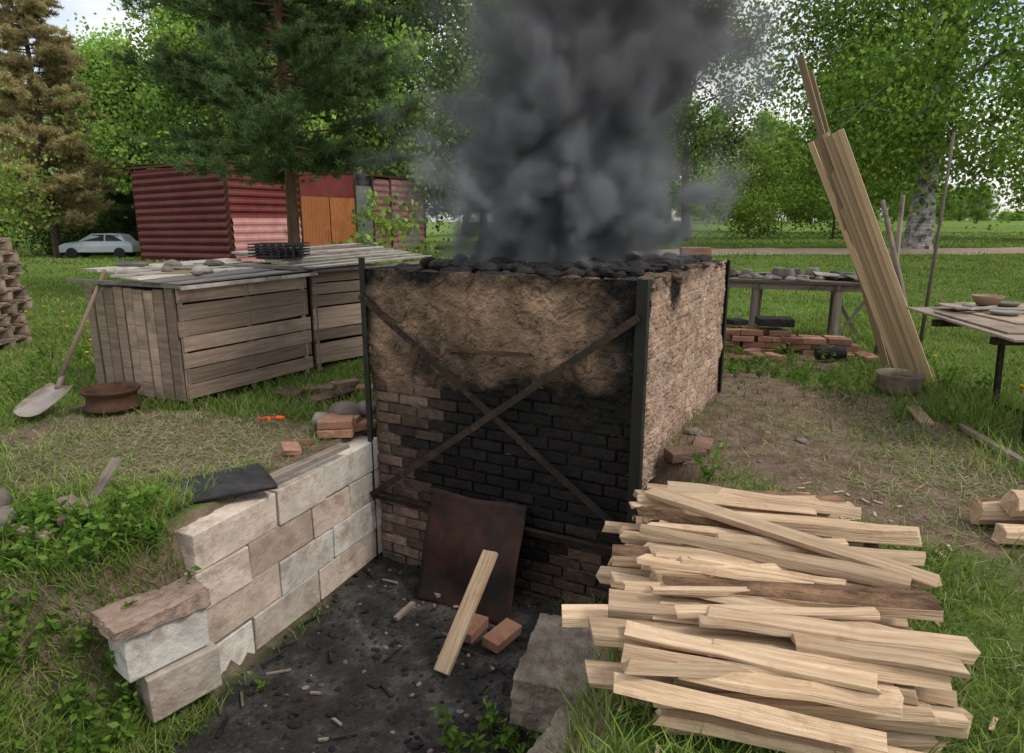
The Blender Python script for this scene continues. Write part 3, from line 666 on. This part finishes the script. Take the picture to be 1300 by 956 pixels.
for p in((3.85,5.2),(3.50,4.4),(4.5,5.3),(4.2,4.3)): b.beam((*p,.76),(p[0]+.03,p[1]-.02,-.02),.035,.035)
b.beam((3.3,5.2,.72),(4.7,5.2,.72),.05,.05);b.beam((3.2,4.4,.72),(4.5,4.35,.72),.05,.05);b.beam((3.87,5.2,.06),(4.2,4.2,.06),.03,.03);b.build('legs',m_iron,TT)
b=MB();b.rev((3.82,5.38,.84),[(0,.0),(.07,.0),(.10,.05),(.115,.075),(.105,.075),(.09,.045),(0,.015)],24,jit=.003);b.build('clay_bowl',surf('brown_clay',(.2,.13,.09),(.3,.2,.14),6,rough=.7),smooth=True)
b=MB();b.rev((4.05,5.5,.82),[(0,.01),(.09,.0),(.12,.03),(.115,.03),(.08,.012),(0,.012)],20);b.rev((3.7,5.0,.815),[(0,.012),(.08,.0),(.11,.025),(.1,.025),(0,.014)],20);b.lump((3.95,4.95,.835),(.07,.05,.025));b.lump((3.62,5.3,.84),(.06,.04,.02));b.build('clay_shards',m_pot,smooth=True)
b=MB();b.beam((3.45,5.2,.835),(3.9,5.05,.84),.05,.012);b.beam((3.5,5.1,.84),(3.8,5.25,.845),.03,.01);b.build('wood_slats',m_roof)
b=MB()
for i in range(7):
    x0=4.0-.022*i+rng.normal()*.006;y0=6.20+.05*i;x1=3.12-.02*i+rng.normal()*.008;y1=6.72+.06*i;zt=2.36+.03*rng.normal()-.02*i
    b.beam((x0,y0,.0),(x1,y1,zt),.022+.004*rng.random(),.055,roll=.15+rng.normal()*.05,jit=.005)
b.build('leaning_long_boards',m_board,bevel=.003)
b=MB();b.beam((3.85,6.7,.0),(2.78,7.0,3.05),.03,.065,roll=.4);b.beam((3.92,6.75,.0),(2.90,7.02,2.92),.03,.05,roll=.4);b.build('leaning_weathered_boards',surf('old_board',(.22,.15,.09),(.40,.29,.19),2,(.6,20,20),bump=.2),bevel=.003)
b=MB();b.tube([(4.25,6.9,-.02),(4.0,6.95,.9),(3.72,6.95,1.7)],[.035,.03,.022],8);b.tube([(4.15,7.5,-.02),(4.02,7.1,1.0),(3.95,7.0,1.75)],[.03,.028,.02],8);b.build('wood_prop',m_greywood,smooth=True)
b=MB();b.tube([(4.95,8.0,-.05),(4.98,8.0,1.2),(5.0,8.0,2.48)],[.024,.02,.016],8);b.build('wooden_pole',m_greywood,smooth=True)
b=MB();b.rev((3.46,5.82,.0),[(0,0),(.15,0),(.175,.04),(.185,.14),(.2,.165),(.2,.18),(.185,.18),(.17,.13),(.15,.05),(0,.03)],28,jit=.004);b.build('rusty_pot',surf('rusted_pot',(.10,.065,.045),(.30,.25,.2),5,bump=.3,rough=.7,stain=(.1,.05,.03)),smooth=True)
b=MB();b.beam((3.10,4.78,.02),(3.20,5.15,.05),.10,.025);b.build('short_board',m_wood,bevel=.003)
def circ(r,n=9): return [(r*math.cos(6.283*i/n),r*math.sin(6.283*i/n)) for i in range(n)]
b=MB();b.log((2.32,3.12,.08),(3.1,3.0,.09),circ(.075),bark=range(2,6));b.log((2.30,2.92,.06),(3.0,2.80,.07),circ(.06),bark=range(3,6));b.log((2.40,3.0,.17),(3.0,2.95,.18),circ(.06),bark=range(3,5));b.build('round_logs',[m_wood,m_bark])
b=MB();b.beam((3.3,4.75,.03),(3.15,3.6,.03),.05,.03);b.build('fallen_pole',m_greywood)
brickpile('scattered_bricks',[(1.12,4.12,.03,.3,.1),(1.28,4.28,.02,1.2,.0)],surf('earthy_brick',(.13,.08,.055),(.27,.17,.12),6,bump=.5))
b=MB();b.lump((1.3,4.6,.02),(.07,.05,.03));b.lump((2.0,4.4,.02),(.05,.04,.02));b.build('clay_clods',m_stone)
# ---------------------------------------------------------------- firewood
b=MB()
def poly(w,h,kind):
    if kind==0: p=[(-w/2,-h/2),(w/2,-h/2),(w/2,h/2),(-w/2,h/2)]
    elif kind==1: p=[(-w/2,-h/2),(w/2,-h*.4),(w*.1,h/2)]
    elif kind==2: p=[(-w/2,-h*.3),(-w*.1,-h/2),(w/2,-h*.35),(w*.42,h*.3),(-w*.2,h*.5)]
    else: p=[(-w/2,-h/2),(w*.45,-h*.42),(w*.5,h*.1),(w*.1,h*.5),(-w*.35,h*.42)]
    return [(x+rng.normal()*.004,y+rng.normal()*.003) for x,y in p]
BT={0:(2,),1:(1,),2:(3,),3:(2,3)}
top=[((.62,2.78,.32),(1.42,2.02,.31),.085,.025,0,0),((.74,2.98,.25),(1.46,2.76,.25),.09,.045,3,0),((.95,2.86,.29),(1.5,2.68,.28),.08,.05,1,0),
((.93,2.60,.28),(1.63,2.47,.27),.07,.06,0,0),((.52,2.50,.29),(1.32,2.02,.33),.07,.035,2,0),((.55,2.38,.26),(1.38,2.10,.28),.085,.04,3,0),
((.50,2.30,.24),(1.30,2.16,.25),.08,.04,2,0),((.52,2.08,.29),(1.35,1.93,.30),.10,.055,3,1),((.62,1.90,.29),(1.34,1.72,.28),.075,.035,0,0),
((.37,1.88,.24),(1.02,1.62,.25),.09,.04,2,0),((.85,1.78,.27),(1.28,1.66,.26),.09,.035,2,0),((.60,1.80,.24),(1.25,1.68,.23),.08,.04,1,0),
((.50,1.74,.20),(1.08,1.60,.20),.09,.04,3,0),((.70,2.20,.27),(1.40,2.25,.27),.075,.04,1,0),((.8,2.42,.28),(1.52,2.25,.28),.07,.04,2,0),
((.18,2.12,.13),(.9,2.06,.16),.07,.04,0,0),((.24,1.86,.10),(.95,1.74,.13),.09,.04,3,0),((1.0,2.98,.22),(1.50,2.85,.24),.11,.05,2,1),((.6,2.66,.22),(1.3,2.5,.23),.08,.06,3,1)]
for i in range(20):
    y=rng.uniform(1.75,2.75);x0=rng.uniform(.45,.75);a=-.22+rng.normal()*.18;l=min(rng.uniform(.5,.85),(.735*(y+.1)+.0-x0)/math.cos(a))
    if l<.3: continue
    top.append(((x0,y+.1,.26+rng.random()*.03),(x0+l*math.cos(a),y+.1+l*math.sin(a),.26+rng.random()*.03),rng.uniform(.03,.065),rng.uniform(.018,.035),int(rng.integers(0,4)),int(rng.random()<.12)))
for p0,p1,w,h,k_,bk in top:
    c_=rng.random();pl=poly(w*rng.uniform(.9,1.1),h,k_);b.log(p0,p1,pl,col=(c_,)*3,bark=(BT[k_] if bk else ()),wob=.0045,seg=5)
for lay in range(5):
    for i in range(18):
        y=1.60+i*.080+rng.normal()*.012+lay*.012;z=.03+lay*.048+rng.normal()*.005;x0=.42+.22*ss(y,1.6,3)+rng.normal()*.08;a=-.17+rng.normal()*.11
        Ln=min(rng.uniform(.70,.92),max(.45,(.70*(y+.1)+.02+rng.normal()*.03-x0)))
        k_=int(rng.integers(0,4));pl=poly(rng.uniform(.05,.10),rng.uniform(.035,.055),k_)
        b.log((x0,y+.1,z),(x0+Ln*math.cos(a),y+.1+Ln*math.sin(a),z+rng.normal()*.012),pl,bark=(BT[k_] if rng.random()<.25 else ()),wob=.004,seg=5)
b.build('firewood_pile',[m_wood,m_bark],bevel=.0025)
b=MB()
for i in range(140):
    x=rng.uniform(.3,2.1);y=rng.uniform(1.3,3.7);a=rng.random()*6.28;l=rng.uniform(.02,.07);z=gz(x,y)+.008
    b.beam((x,y,z),(x+l*math.cos(a),y+l*math.sin(a),z+.004),.012,.004)
b.build('wood_chips',m_wood)
# ---------------------------------------------------------------- garage building
G=empty('corrugated_metal_garage')
A0=np.array([-9.9,24.0]);u_=np.array([5.2,11.0])/math.hypot(5.2,11);v_=np.array([-u_[1],u_[0]])
def corr(b,p,d,s0,s1,z0,z1,n,amp=.035,vert=False,out=.0,zt=None):
    nrm=np.array([d[1],-d[0]]);V=[];F=[]
    if not vert:
        k=n*4
        for i in range(k+1):
            zf=i/k;o=out+amp*[0,1,1,0][i%4]
            for s in(s0,s1):
                z=z0+(z1-z0)*zf
                if zt is not None and s==s1: z=z0+(zt-z0)*zf
                q=p+d*s+nrm*o;V.append((q[0],q[1],z))
        F=[[2*i,2*i+1,2*i+3,2*i+2] for i in range(k)]
    else:
        k=n*4
        for i in range(k+1):
            s=s0+(s1-s0)*i/k;q=p+d*s+nrm*(out+amp*[0,1,1,0][i%4]);V+=[(q[0],q[1],z0),(q[0],q[1],z1)]
        F=[[2*i,2*i+2,2*i+3,2*i+1] for i in range(k)]
    b.add(V,F)
b=MB();corr(b,A0+v_*4.7,-v_,0,4.7,-.4,3.30,14,zt=3.45,amp=.06);b.build('red_end_wall',m_red,G)
b=MB();corr(b,A0,u_,0,3.6,-.4,3.4,14,.06);b.build('front_panel',m_red,G)
b=MB();corr(b,A0,u_,.1,3.45,-.1,1.6,6,out=.08);corr(b,A0,u_,8.3,9.6,-.4,3.35,13);corr(b,A0,u_,9.75,12.6,-.4,3.4,13);b.build('pink_panels',m_pink,G)
b=MB();corr(b,A0,u_,3.6,5.3,-.4,2.45,9,.05,True,.02);corr(b,A0,u_,5.35,7.0,-.4,2.45,9,.05,True,.02);b.build('garage_door',m_orange,G)
b=MB();corr(b,A0,u_,7.05,8.25,-.4,3.0,4,.01,True,.02);b.build('grey_door',m_greym,G)
def gp(s,t,z): q=A0+u_*s+v_*t;return (q[0],q[1],z)
b=MB();b.beam(gp(3.6,.03,2.95),gp(7.05,.03,2.95),.06,.98);b.build('lintel',m_red,G)
b=MB();b.beam(gp(0,2.35,1.45),gp(12.6,2.35,1.45),4.5,3.6);b.build('core',m_in,G)
b=MB()
b.beam(gp(-.12,0.0,3.50),gp(12.75,0,3.50),.10,.08);b.beam(gp(-.1,-.12,3.49),gp(-.1,4.8,3.38),.10,.07);b.beam(gp(-.1,2.35,3.50),gp(12.7,2.35,3.50),4.7,.03)
for s in(0,3.55,7.02,8.28,9.68,12.6): b.beam(gp(s,-.04,-.4),gp(s,-.04,3.46),.08,.08)
b.beam(gp(0,4.7,-.4),gp(0,4.7,3.35),.08,.08);b.build('trim',m_rust2,G)
CR=empty('parked_car',(-25.3,42,gz(-25.3,42)+.12),R(8))
prof=[(-2.1,.35),(-2.12,.75),(-2.0,.95),(-1.75,1.0),(-1.45,1.40),(-.9,1.48),(.2,1.46),(.95,1.02),(1.75,.90),(2.1,.72),(2.15,.35)]
prof=[(-x,z) for x,z in prof][::-1]
b=MB();nn=len(prof);v=[]
for s,ins in((-1,0),(1,0)):
    for x,z in prof: v.append((x,s*(.86-(.16 if z>1.1 else 0)),z))
b.addf(v,[[list(range(nn))],[list(range(nn,2*nn))[::-1]],[[i,i+nn,(i+1)%nn+nn,(i+1)%nn] for i in range(nn)]]);b.build('body',surf('silver_paint',(.38,.42,.46),(.43,.47,.51),2,bump=0,rough=.3,metal=.2),CR,bevel=.04)
b=MB()
for s in(-1,1):
    for q in([(-1.55,1.04),(-1.35,1.36),(-.62,1.41),(-.62,1.04)],[(-.52,1.04),(-.52,1.41),(.15,1.39),(.75,1.04)]):
        v=[(-x,s*(.885-.16*max(0,min(1,(z-1.0)/.12))*.98 ),z) for x,z in q];b.add(v,[[0,1,2,3]])
b.add([(-.28,-.66,1.44),(-.28,.66,1.44),(-.98,.72,1.07),(-.98,-.72,1.07)],[[0,1,2,3]]);b.build('windows',surf('car_glass',(.02,.025,.03),(.04,.05,.06),2,bump=0,rough=.08),CR)
b=MB()
for x in(-1.35,1.35):
    for s in(-.80,.80): b.tube([(x,s-.1,.32),(x,s+.1,.32)],.32,18)
b.build('wheels',m_rubber,CR)
# ---------------------------------------------------------------- trees
def leafcols(n,c0,c1,br):
    t=rng.random((n,1));c=np.array(c0)*(1-t)+np.array(c1)*t;return c*br[:,None]
def broad(name,seed,h,tr,cb,cr,nl,per,ls,c0,c1,bark,lean=(0,0),droop=.0,fill=1.0,sub=5,link=True):
    global rng
    keep=rng;rng=np.random.default_rng(seed);b=MB()
    k=9;tp=[];wx=rng.normal(0,.02*h,2)
    for i in range(k):
        t=i/(k-1);tp.append((lean[0]*t*h+wx[0]*math.sin(t*3),lean[1]*t*h+wx[1]*math.sin(t*4),t*h*.94))
    tp=np.array(tp);b.tube(tp,[tr*(1-.9*(i/(k-1)))*(1.25 if i==0 else 1) for i in range(k)],9)
    cl=[]
    for i in range(nl):
        t=cb+(0.97-cb)*(i+rng.random())/nl;base=np.array([np.interp(t*.94*h,tp[:,2],tp[:,a]) for a in range(3)])
        q=(t-cb)/(1-cb);rr=cr*(math.sin(math.pi*min(1,(q*.82+.2)))**.7)*rng.uniform(.65,1.12)
        a=i*2.4+rng.normal()*.4;up=rng.uniform(.15,.6)*rr*(1-.3*q)
        end=base+np.array([math.cos(a)*rr,math.sin(a)*rr,up-droop*rr*.5]);mid=(base+end)/2+np.array([0,0,.12*rr+droop*rr*.25])
        b.tube([base,mid,end],[tr*.32*(1-t*.6),tr*.18*(1-t*.5),tr*.03],5,cap=False)
        for s in range(sub):
            tt=rng.uniform(.35,1.05);pb=base*(1-tt)**2+2*mid*tt*(1-tt)+end*tt*tt
            d=rng.normal(size=3)*rr*.33;d[2]=abs(d[2])*.4-droop*rr*.35;pe=pb+d
            b.tube([pb,pe],[tr*.07,tr*.02],4,cap=False)
            for w in(.35,.75,1.05):cl.append(pb+(pe-pb)*w+rng.normal(size=3)*.1)
    cl=np.array(cl);nC=len(cl);sg=cr*.115*fill*(.5+rng.random(nC));cbr=.6+.7*rng.random(nC)
    n=nC*per;ci=np.repeat(np.arange(nC),per)
    off=rng.normal(size=(n,3))*sg[ci][:,None];off[:,2]*=.7;
    if droop: off[:,2]=off[:,2]*1.6-abs(rng.normal(size=n))*droop*.5
    P=cl[ci]+off
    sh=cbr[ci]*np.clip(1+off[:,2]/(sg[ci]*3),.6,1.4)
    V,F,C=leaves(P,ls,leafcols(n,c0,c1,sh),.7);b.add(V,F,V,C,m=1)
    rng=keep
    ob=b.build(name,[bark,m_leaf]);return ob
def conifer(name,seed,h,tr,cb,cr,nw,c0,c1,nd_=26,bark=None,len_=.16,wid=.012,open_=.0,pw=.9,tw=3):
    global rng
    keep=rng;rng=np.random.default_rng(seed);b=MB()
    b.tube([(0,0,-.2),(.03*h*.2,0,h*.35),(0,.02*h*.2,h*.7),(0,0,h)],[tr,tr*.75,tr*.4,.02],9)
    P=[];Dr=[];B_=[]
    for i in range(nw):
        t=cb+(1-cb)*(i/nw);z=h*t;rr=cr*(1-((t-cb)/(1-cb)))**pw+.25
        for k_ in range(int(rng.integers(4,7))):
            a=rng.random()*6.28;r=rr*rng.uniform(.55,1.15);base=np.array([0,0,z+rng.normal()*.1])
            end=base+np.array([math.cos(a)*r,math.sin(a)*r,r*rng.uniform(-.12,.32)]);mid=(base+end)/2+np.array([0,0,-.06*r])
            b.tube([base,mid,end],[tr*.2,tr*.12,.008],5,cap=False)
            br=rng.uniform(.55,1.25);m_=max(3,int(r/.22))
            for s in range(m_):
                tt=.3+.75*(s+rng.random())/m_;pb=base*(1-tt)**2+2*mid*tt*(1-tt)+end*tt*tt
                for g in range(tw):
                    sd=rng.normal(size=3)*np.array([.22,.22,.13])*(.5+r*.2);pe=pb+sd
                    for w in(.3,.65,1.0):
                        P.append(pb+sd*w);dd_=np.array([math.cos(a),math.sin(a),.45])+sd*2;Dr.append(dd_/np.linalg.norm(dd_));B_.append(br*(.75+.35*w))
    P=np.array(P);Dr=np.array(Dr);B_=np.array(B_);n=len(P)*nd_;ci=np.repeat(np.arange(len(P)),nd_)
    d=Dr[ci]*.55+rng.normal(size=(n,3))*.75;d/=np.linalg.norm(d,axis=1)[:,None]
    s_=np.cross(d,rng.normal(size=(n,3)));s_/=np.linalg.norm(s_,axis=1)[:,None];ln=len_*(.6+.6*rng.random((n,1)))
    p=P[ci]+Dr[ci]*(rng.random((n,1))-.5)*len_*1.2
    V=np.stack([p-s_*wid/2,p+s_*wid/2,p+d*ln],1).reshape(-1,3);F=np.arange(n*3).reshape(-1,3)
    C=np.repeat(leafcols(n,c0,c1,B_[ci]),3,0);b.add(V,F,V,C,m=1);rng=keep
    return b.build(name,[bark or m_trunk,m_leaf])
def put(o,x,y,rz=0,s=1,sz=None,dz=-.1): o.location=(x,y,gz(x,y)+dz);o.rotation_euler=(0,0,rz);o.scale=(s,s,sz or s);return o
def inst(src,name,x,y,rz=0,s=1,sz=None,parent=None):
    o=bpy.data.objects.new(name,src.data);scene.collection.objects.link(o);put(o,x,y,rz,s,sz)
    if parent:o.parent=parent
    return o
pine=put(conifer('pine_tree',11,9.4,.14,.27,2.6,27,(.07,.125,.05),(.17,.25,.10),28,m_pinetrunk,.12,.016,pw=.5,tw=4),-4.55,14.2)
larch=put(conifer('larch_tree',12,19,.25,.12,3.6,44,(.40,.34,.17),(.58,.50,.27),15,m_trunk,.26,.05,pw=.75,tw=3),-27.4,41)
spruce=put(conifer('spruce_tree',13,12,.2,.05,2.6,30,(.06,.10,.04),(.13,.18,.07),18,m_trunk,.26,.05,pw=.9),-25.2,48)
inst(spruce,'spruce_tree.001',-36,46,1,.8);inst(spruce,'spruce_tree.002',-22.5,54,2,.9)
LC0,LC1=(.17,.29,.055),(.34,.50,.12)  # leaf colours for far trees, paled slightly to paint in distance haze
bt=broad('birch_tree',21,14.5,.34,.20,5.2,36,90,.14,(.16,.28,.045),(.33,.50,.10),m_birch,(.06,0),.75,1.0,6)
put(bt,12.0,20.2)
lt=broad('linden_tree',22,15,.35,.12,4.6,34,66,.22,LC0,LC1,m_trunk,(0,0),.1,1.1,6);put(lt,-6.0,38,0,1.1)
bt2=broad('birch_tree',23,16,.22,.18,3.4,34,58,.18,(.19,.31,.07),(.37,.51,.14),m_birch,(.01,0),.5,1.1,5);put(bt2,-1.6,37,0,1.05)  # far birch leaves paler than the near birch, haze put into the colour
ash=broad('alder_tree',24,13,.2,.2,3.3,30,40,.15,(.10,.15,.05),(.20,.28,.085),m_trunk,(0,0),.1,.9,5);put(ash,3.9,27)
inst(bt2,'birch_tree.002',1.2,36,1.3,1.0);inst(bt2,'birch_tree.003',-13.2,40,2,1.1);inst(lt,'linden_tree.001',-18,44,1,1.15);inst(bt2,'birch_tree.004',-9.5,44,3,1.1)
inst(lt,'linden_tree.002',-32,58,2,1.15);inst(lt,'linden_tree.003',-22,60,3,1.1);inst(ash,'alder_tree.001',7.4,29,2,.95);inst(bt2,'birch_tree.005',7.0,44,2,1.05);inst(ash,'alder_tree.002',-11.2,36,2,1.1)
inst(lt,'linden_tree.004',24.5,30,2.5,.75);inst(bt2,'birch_tree.006',-38,52,.5,1.0);inst(lt,'linden_tree.005',21,42,.5,.8)
DT=empty('distant_treeline')
for x,y,s in((13,78,.85),(18,80,.95),(24,84,.95),(29,82,.8),(34,90,.85),(40,92,.7),(46,95,.75),(52,90,.6),(38,66,.55),(58,100,.7),(8,82,1.0),(2,76,1.0),(-5,72,1.0),(-13,70,1.0),(-40,74,1.1),(-50,80,1.2)):
    o=inst([lt,bt2][int(rng.integers(0,2))],'tree',x,y,rng.random()*6,s*rng.uniform(.9,1.1),parent=DT)
for i in range(46):
    x=60+i*9.0;inst(lt,'tree',x+rng.normal()*2,300+rng.normal()*10,rng.random()*6,1.0,.6,parent=DT).location.z=-3
for i in range(26):
    x=6+i*2.6+rng.normal()*.5;inst(lt,'tree',x,104+rng.normal()*3,rng.random()*6,.42,.38,parent=DT)
sh=broad('shrub',31,3.2,.06,.02,1.9,22,46,.12,(.08,.12,.04),(.18,.25,.08),m_trunk,(0,0),.1,1.5,5)
put(sh,-27,50);inst(sh,'shrub.001',-30,50,1,1.3);inst(sh,'shrub.002',-24,51,2,1.2);inst(sh,'shrub.003',-33,50,2,1.3)
sb=broad('leafy_bush',32,3.3,.04,.05,1.3,20,40,.08,(.15,.24,.045),(.30,.43,.09),m_trunk,(0,0),.1,1.4,5);put(sb,-10.9,13.2)
inst(sb,'leafy_bush.001',15.5,33,1,1.6);inst(sb,'leafy_bush.002',11.4,33,2,1.4)
sp_=broad('sapling',33,1.95,.014,.45,.42,9,4,.09,(.14,.22,.04),(.30,.43,.09),m_trunk,(.05,0),.0,1.0,3);put(sp_,-1.95,9.3)
inst(sp_,'sapling.001',-1.45,10.0,2,.95)
# ---------------------------------------------------------------- smoke
def smoke():
    me=bpy.data.meshes.new('smoke_plume');ob=bpy.data.objects.new('smoke_plume',me);scene.collection.objects.link(ob)
    ob.location=(.41,5.32,1.16)
    g=bpy.data.node_groups.new('smoke_gn','GeometryNodeTree')
    g.interface.new_socket('Geometry',in_out='INPUT',socket_type='NodeSocketGeometry');g.interface.new_socket('Geometry',in_out='OUTPUT',socket_type='NodeSocketGeometry')
    N=g.nodes;Lk=g.links
    out=N.new('NodeGroupOutput');vc=N.new('GeometryNodeVolumeCube');sm=N.new('GeometryNodeSetMaterial')
    vc.inputs['Min'].default_value=(-1.9,-1.5,-.08);vc.inputs['Max'].default_value=(2.9,1.5,3.6)
    vc.inputs['Resolution X'].default_value=120;vc.inputs['Resolution Y'].default_value=74;vc.inputs['Resolution Z'].default_value=92
    pos=N.new('GeometryNodeInputPosition').outputs[0]
    def mt(op,a,b=None,c=None,clamp=False):
        n=N.new('ShaderNodeMath');n.operation=op;n.use_clamp=clamp
        for i,v in enumerate((a,b,c)):
            if v is None: continue
            if isinstance(v,bpy.types.NodeSocket): Lk.new(v,n.inputs[i])
            else: n.inputs[i].default_value=v
        return n.outputs[0]
    def mr(v,a,b,c,d,typ='SMOOTHSTEP'):
        n=N.new('ShaderNodeMapRange');n.interpolation_type=typ;Lk.new(v,n.inputs[0])
        for i,q in enumerate((a,b,c,d)): n.inputs[1+i].default_value=q
        return n.outputs[0]
    def vm(op,a,b):
        n=N.new('ShaderNodeVectorMath');n.operation=op
        for i,v in enumerate((a,b)):
            if isinstance(v,bpy.types.NodeSocket): Lk.new(v,n.inputs[i])
            elif op=='SCALE' and i==1: n.inputs['Scale'].default_value=v
            else: n.inputs[i].default_value=v
        return n.outputs[0]
    def noise(v,s,d,r=.55,col=False):
        n=N.new('ShaderNodeTexNoise');n.inputs['Scale'].default_value=s;n.inputs['Detail'].default_value=d;n.inputs['Roughness'].default_value=r;Lk.new(v,n.inputs['Vector']);return n.outputs['Color' if col else 0]
    w=vm('SCALE',vm('SUBTRACT',noise(pos,1.1,2,.5,True),(.5,.5,.5)),.8)
    w2=vm('SCALE',vm('SUBTRACT',noise(pos,3.5,2,.5,True),(.5,.5,.5)),.25)
    q=vm('ADD',vm('ADD',pos,w),w2)
    s=N.new('ShaderNodeSeparateXYZ');Lk.new(q,s.inputs[0]);x,y,z=s.outputs
    s0=N.new('ShaderNodeSeparateXYZ');Lk.new(pos,s0.inputs[0]);z0=s0.outputs[2]
    cx=mt('ADD',mt('MULTIPLY',mr(z,.5,2.6,0,1),.50),-.02)
    dx=mt('SUBTRACT',x,cx)
    rad=mt('ADD',mr(z0,0,.7,1.02,1.40),mr(z0,1.3,2.6,0,-.05))
    d=mt('SQRT',mt('ADD',mt('MULTIPLY',dx,dx),mt('MULTIPLY',mt('MULTIPLY',y,y),1.7)))
    e=mt('SUBTRACT',1.0,mt('DIVIDE',d,rad))
    vo=N.new('ShaderNodeTexVoronoi');vo.feature='SMOOTH_F1';vo.inputs['Scale'].default_value=3.0;vo.inputs['Smoothness'].default_value=.2;vo.inputs['Detail'].default_value=1.5;Lk.new(q,vo.inputs['Vector'])
    bil=mt('SUBTRACT',.45,vo.outputs['Distance'])
    n1=mt('SUBTRACT',noise(q,1.6,5,.6),.5)
    e=mt('ADD',e,mt('MULTIPLY',n1,1.3));e=mt('ADD',e,mt('MULTIPLY',bil,mr(z0,.8,2.2,.85,.5)))
    den=mt('MULTIPLY',mr(e,.10,.52,0,1),mr(e,.10,.52,.45,1))
    wis=mt('MULTIPLY',mr(e,-.22,.25,0,1),.05)
    hf=mr(z0,.7,2.6,1.0,.55)
    low=mt('MULTIPLY',mr(z0,.3,.8,1,0),mr(mt('ADD',e,.14),.1,.4,0,1))
    tot=mt('ADD',mt('MULTIPLY',mt('ADD',den,wis),hf),mt('MULTIPLY',low,.6))
    tot=mt('MULTIPLY',tot,mr(z0,-.08,.02,0,1));tot=mt('MULTIPLY',tot,mr(z0,3.2,3.6,1,0))
    Lk.new(tot,vc.inputs['Density'])
    Lk.new(vc.outputs[0],sm.inputs[0]);Lk.new(sm.outputs[0],out.inputs[0])
    m=bpy.data.materials.new('smoke');m.use_nodes=True;nt=m.node_tree;nt.nodes.clear()
    o=nt.nodes.new('ShaderNodeOutputMaterial');pv=nt.nodes.new('ShaderNodeVolumePrincipled')
    tcn=nt.nodes.new('ShaderNodeTexCoord');sx=nt.nodes.new('ShaderNodeSeparateXYZ');nt.links.new(tcn.outputs['Object'],sx.inputs[0])
    vi=nt.nodes.new('ShaderNodeVolumeInfo')
    mrn=nt.nodes.new('ShaderNodeMapRange');mrn.inputs[1].default_value=.3;mrn.inputs[2].default_value=2.1;nt.links.new(sx.outputs[2],mrn.inputs[0])
    c1=mix(nt,mrn.outputs[0],(.36,.395,.44),(.20,.187,.178))
    c2=mix(nt,ramp(nt,vi.outputs['Density'],[(.0,.0),(.4,1.0)]),(.52,.53,.55),c1)
    nt.links.new(c2,pv.inputs['Color'])
    pv.inputs['Density'].default_value=15.0;pv.inputs['Anisotropy'].default_value=.1
    pv.inputs['Density Attribute'].default_value='density'
    nt.links.new(pv.outputs[0],o.inputs['Volume'])
    try: m.cycles.volume_step_rate=4.0
    except Exception as ex: print('step',ex)
    sm.inputs['Material'].default_value=m;me.materials.append(m)
    md=ob.modifiers.new('gn','NODES');md.node_group=g
smoke()
# ---------------------------------------------------------------- light, sky, camera
w=bpy.data.worlds.new('World');scene.world=w;w.use_nodes=True;nt=w.node_tree;bg=nt.nodes['Background']
sky=nt.nodes.new('ShaderNodeTexSky');sky.sky_type='NISHITA';sky.sun_disc=False;sky.sun_elevation=R(48);sky.sun_rotation=R(112)
tc=nt.nodes.new('ShaderNodeTexCoord');mp=nt.nodes.new('ShaderNodeMapping');mp.inputs['Scale'].default_value=(1,1,2.4);nt.links.new(tc.outputs['Generated'],mp.inputs[0])
n=nt.nodes.new('ShaderNodeTexNoise');n.inputs['Scale'].default_value=2.3;n.inputs['Detail'].default_value=4;n.inputs['Roughness'].default_value=.55;nt.links.new(mp.outputs[0],n.inputs[0])
f=ramp(nt,n.outputs[0],[(.40,.25),(.58,1.0)]);c=mix(nt,f,sky.outputs[0],(8.6,8.4,8.2));nt.links.new(c,bg.inputs[0]);bg.inputs[1].default_value=.15
sd=bpy.data.lights.new('sun','SUN');sd.energy=2.0;sd.angle=R(12);sd.color=(1,.93,.83);so=bpy.data.objects.new('sun',sd);scene.collection.objects.link(so)
az=R(112);el=R(48);so.rotation_euler=Vector((math.sin(az)*math.cos(el),math.cos(az)*math.cos(el),math.sin(el))).to_track_quat('Z','Y').to_euler()
cam=bpy.data.cameras.new('camera');co=bpy.data.objects.new('camera',cam);scene.collection.objects.link(co);co.location=(0,0,1.5);co.rotation_euler=(R(90-13.1),0,0)
cam.sensor_width=36;cam.lens=850/1300*36;cam.clip_end=2000;cam.clip_start=.05;scene.camera=co
scene.view_settings.view_transform='Standard';scene.view_settings.look='None';scene.view_settings.exposure=0
print('done')
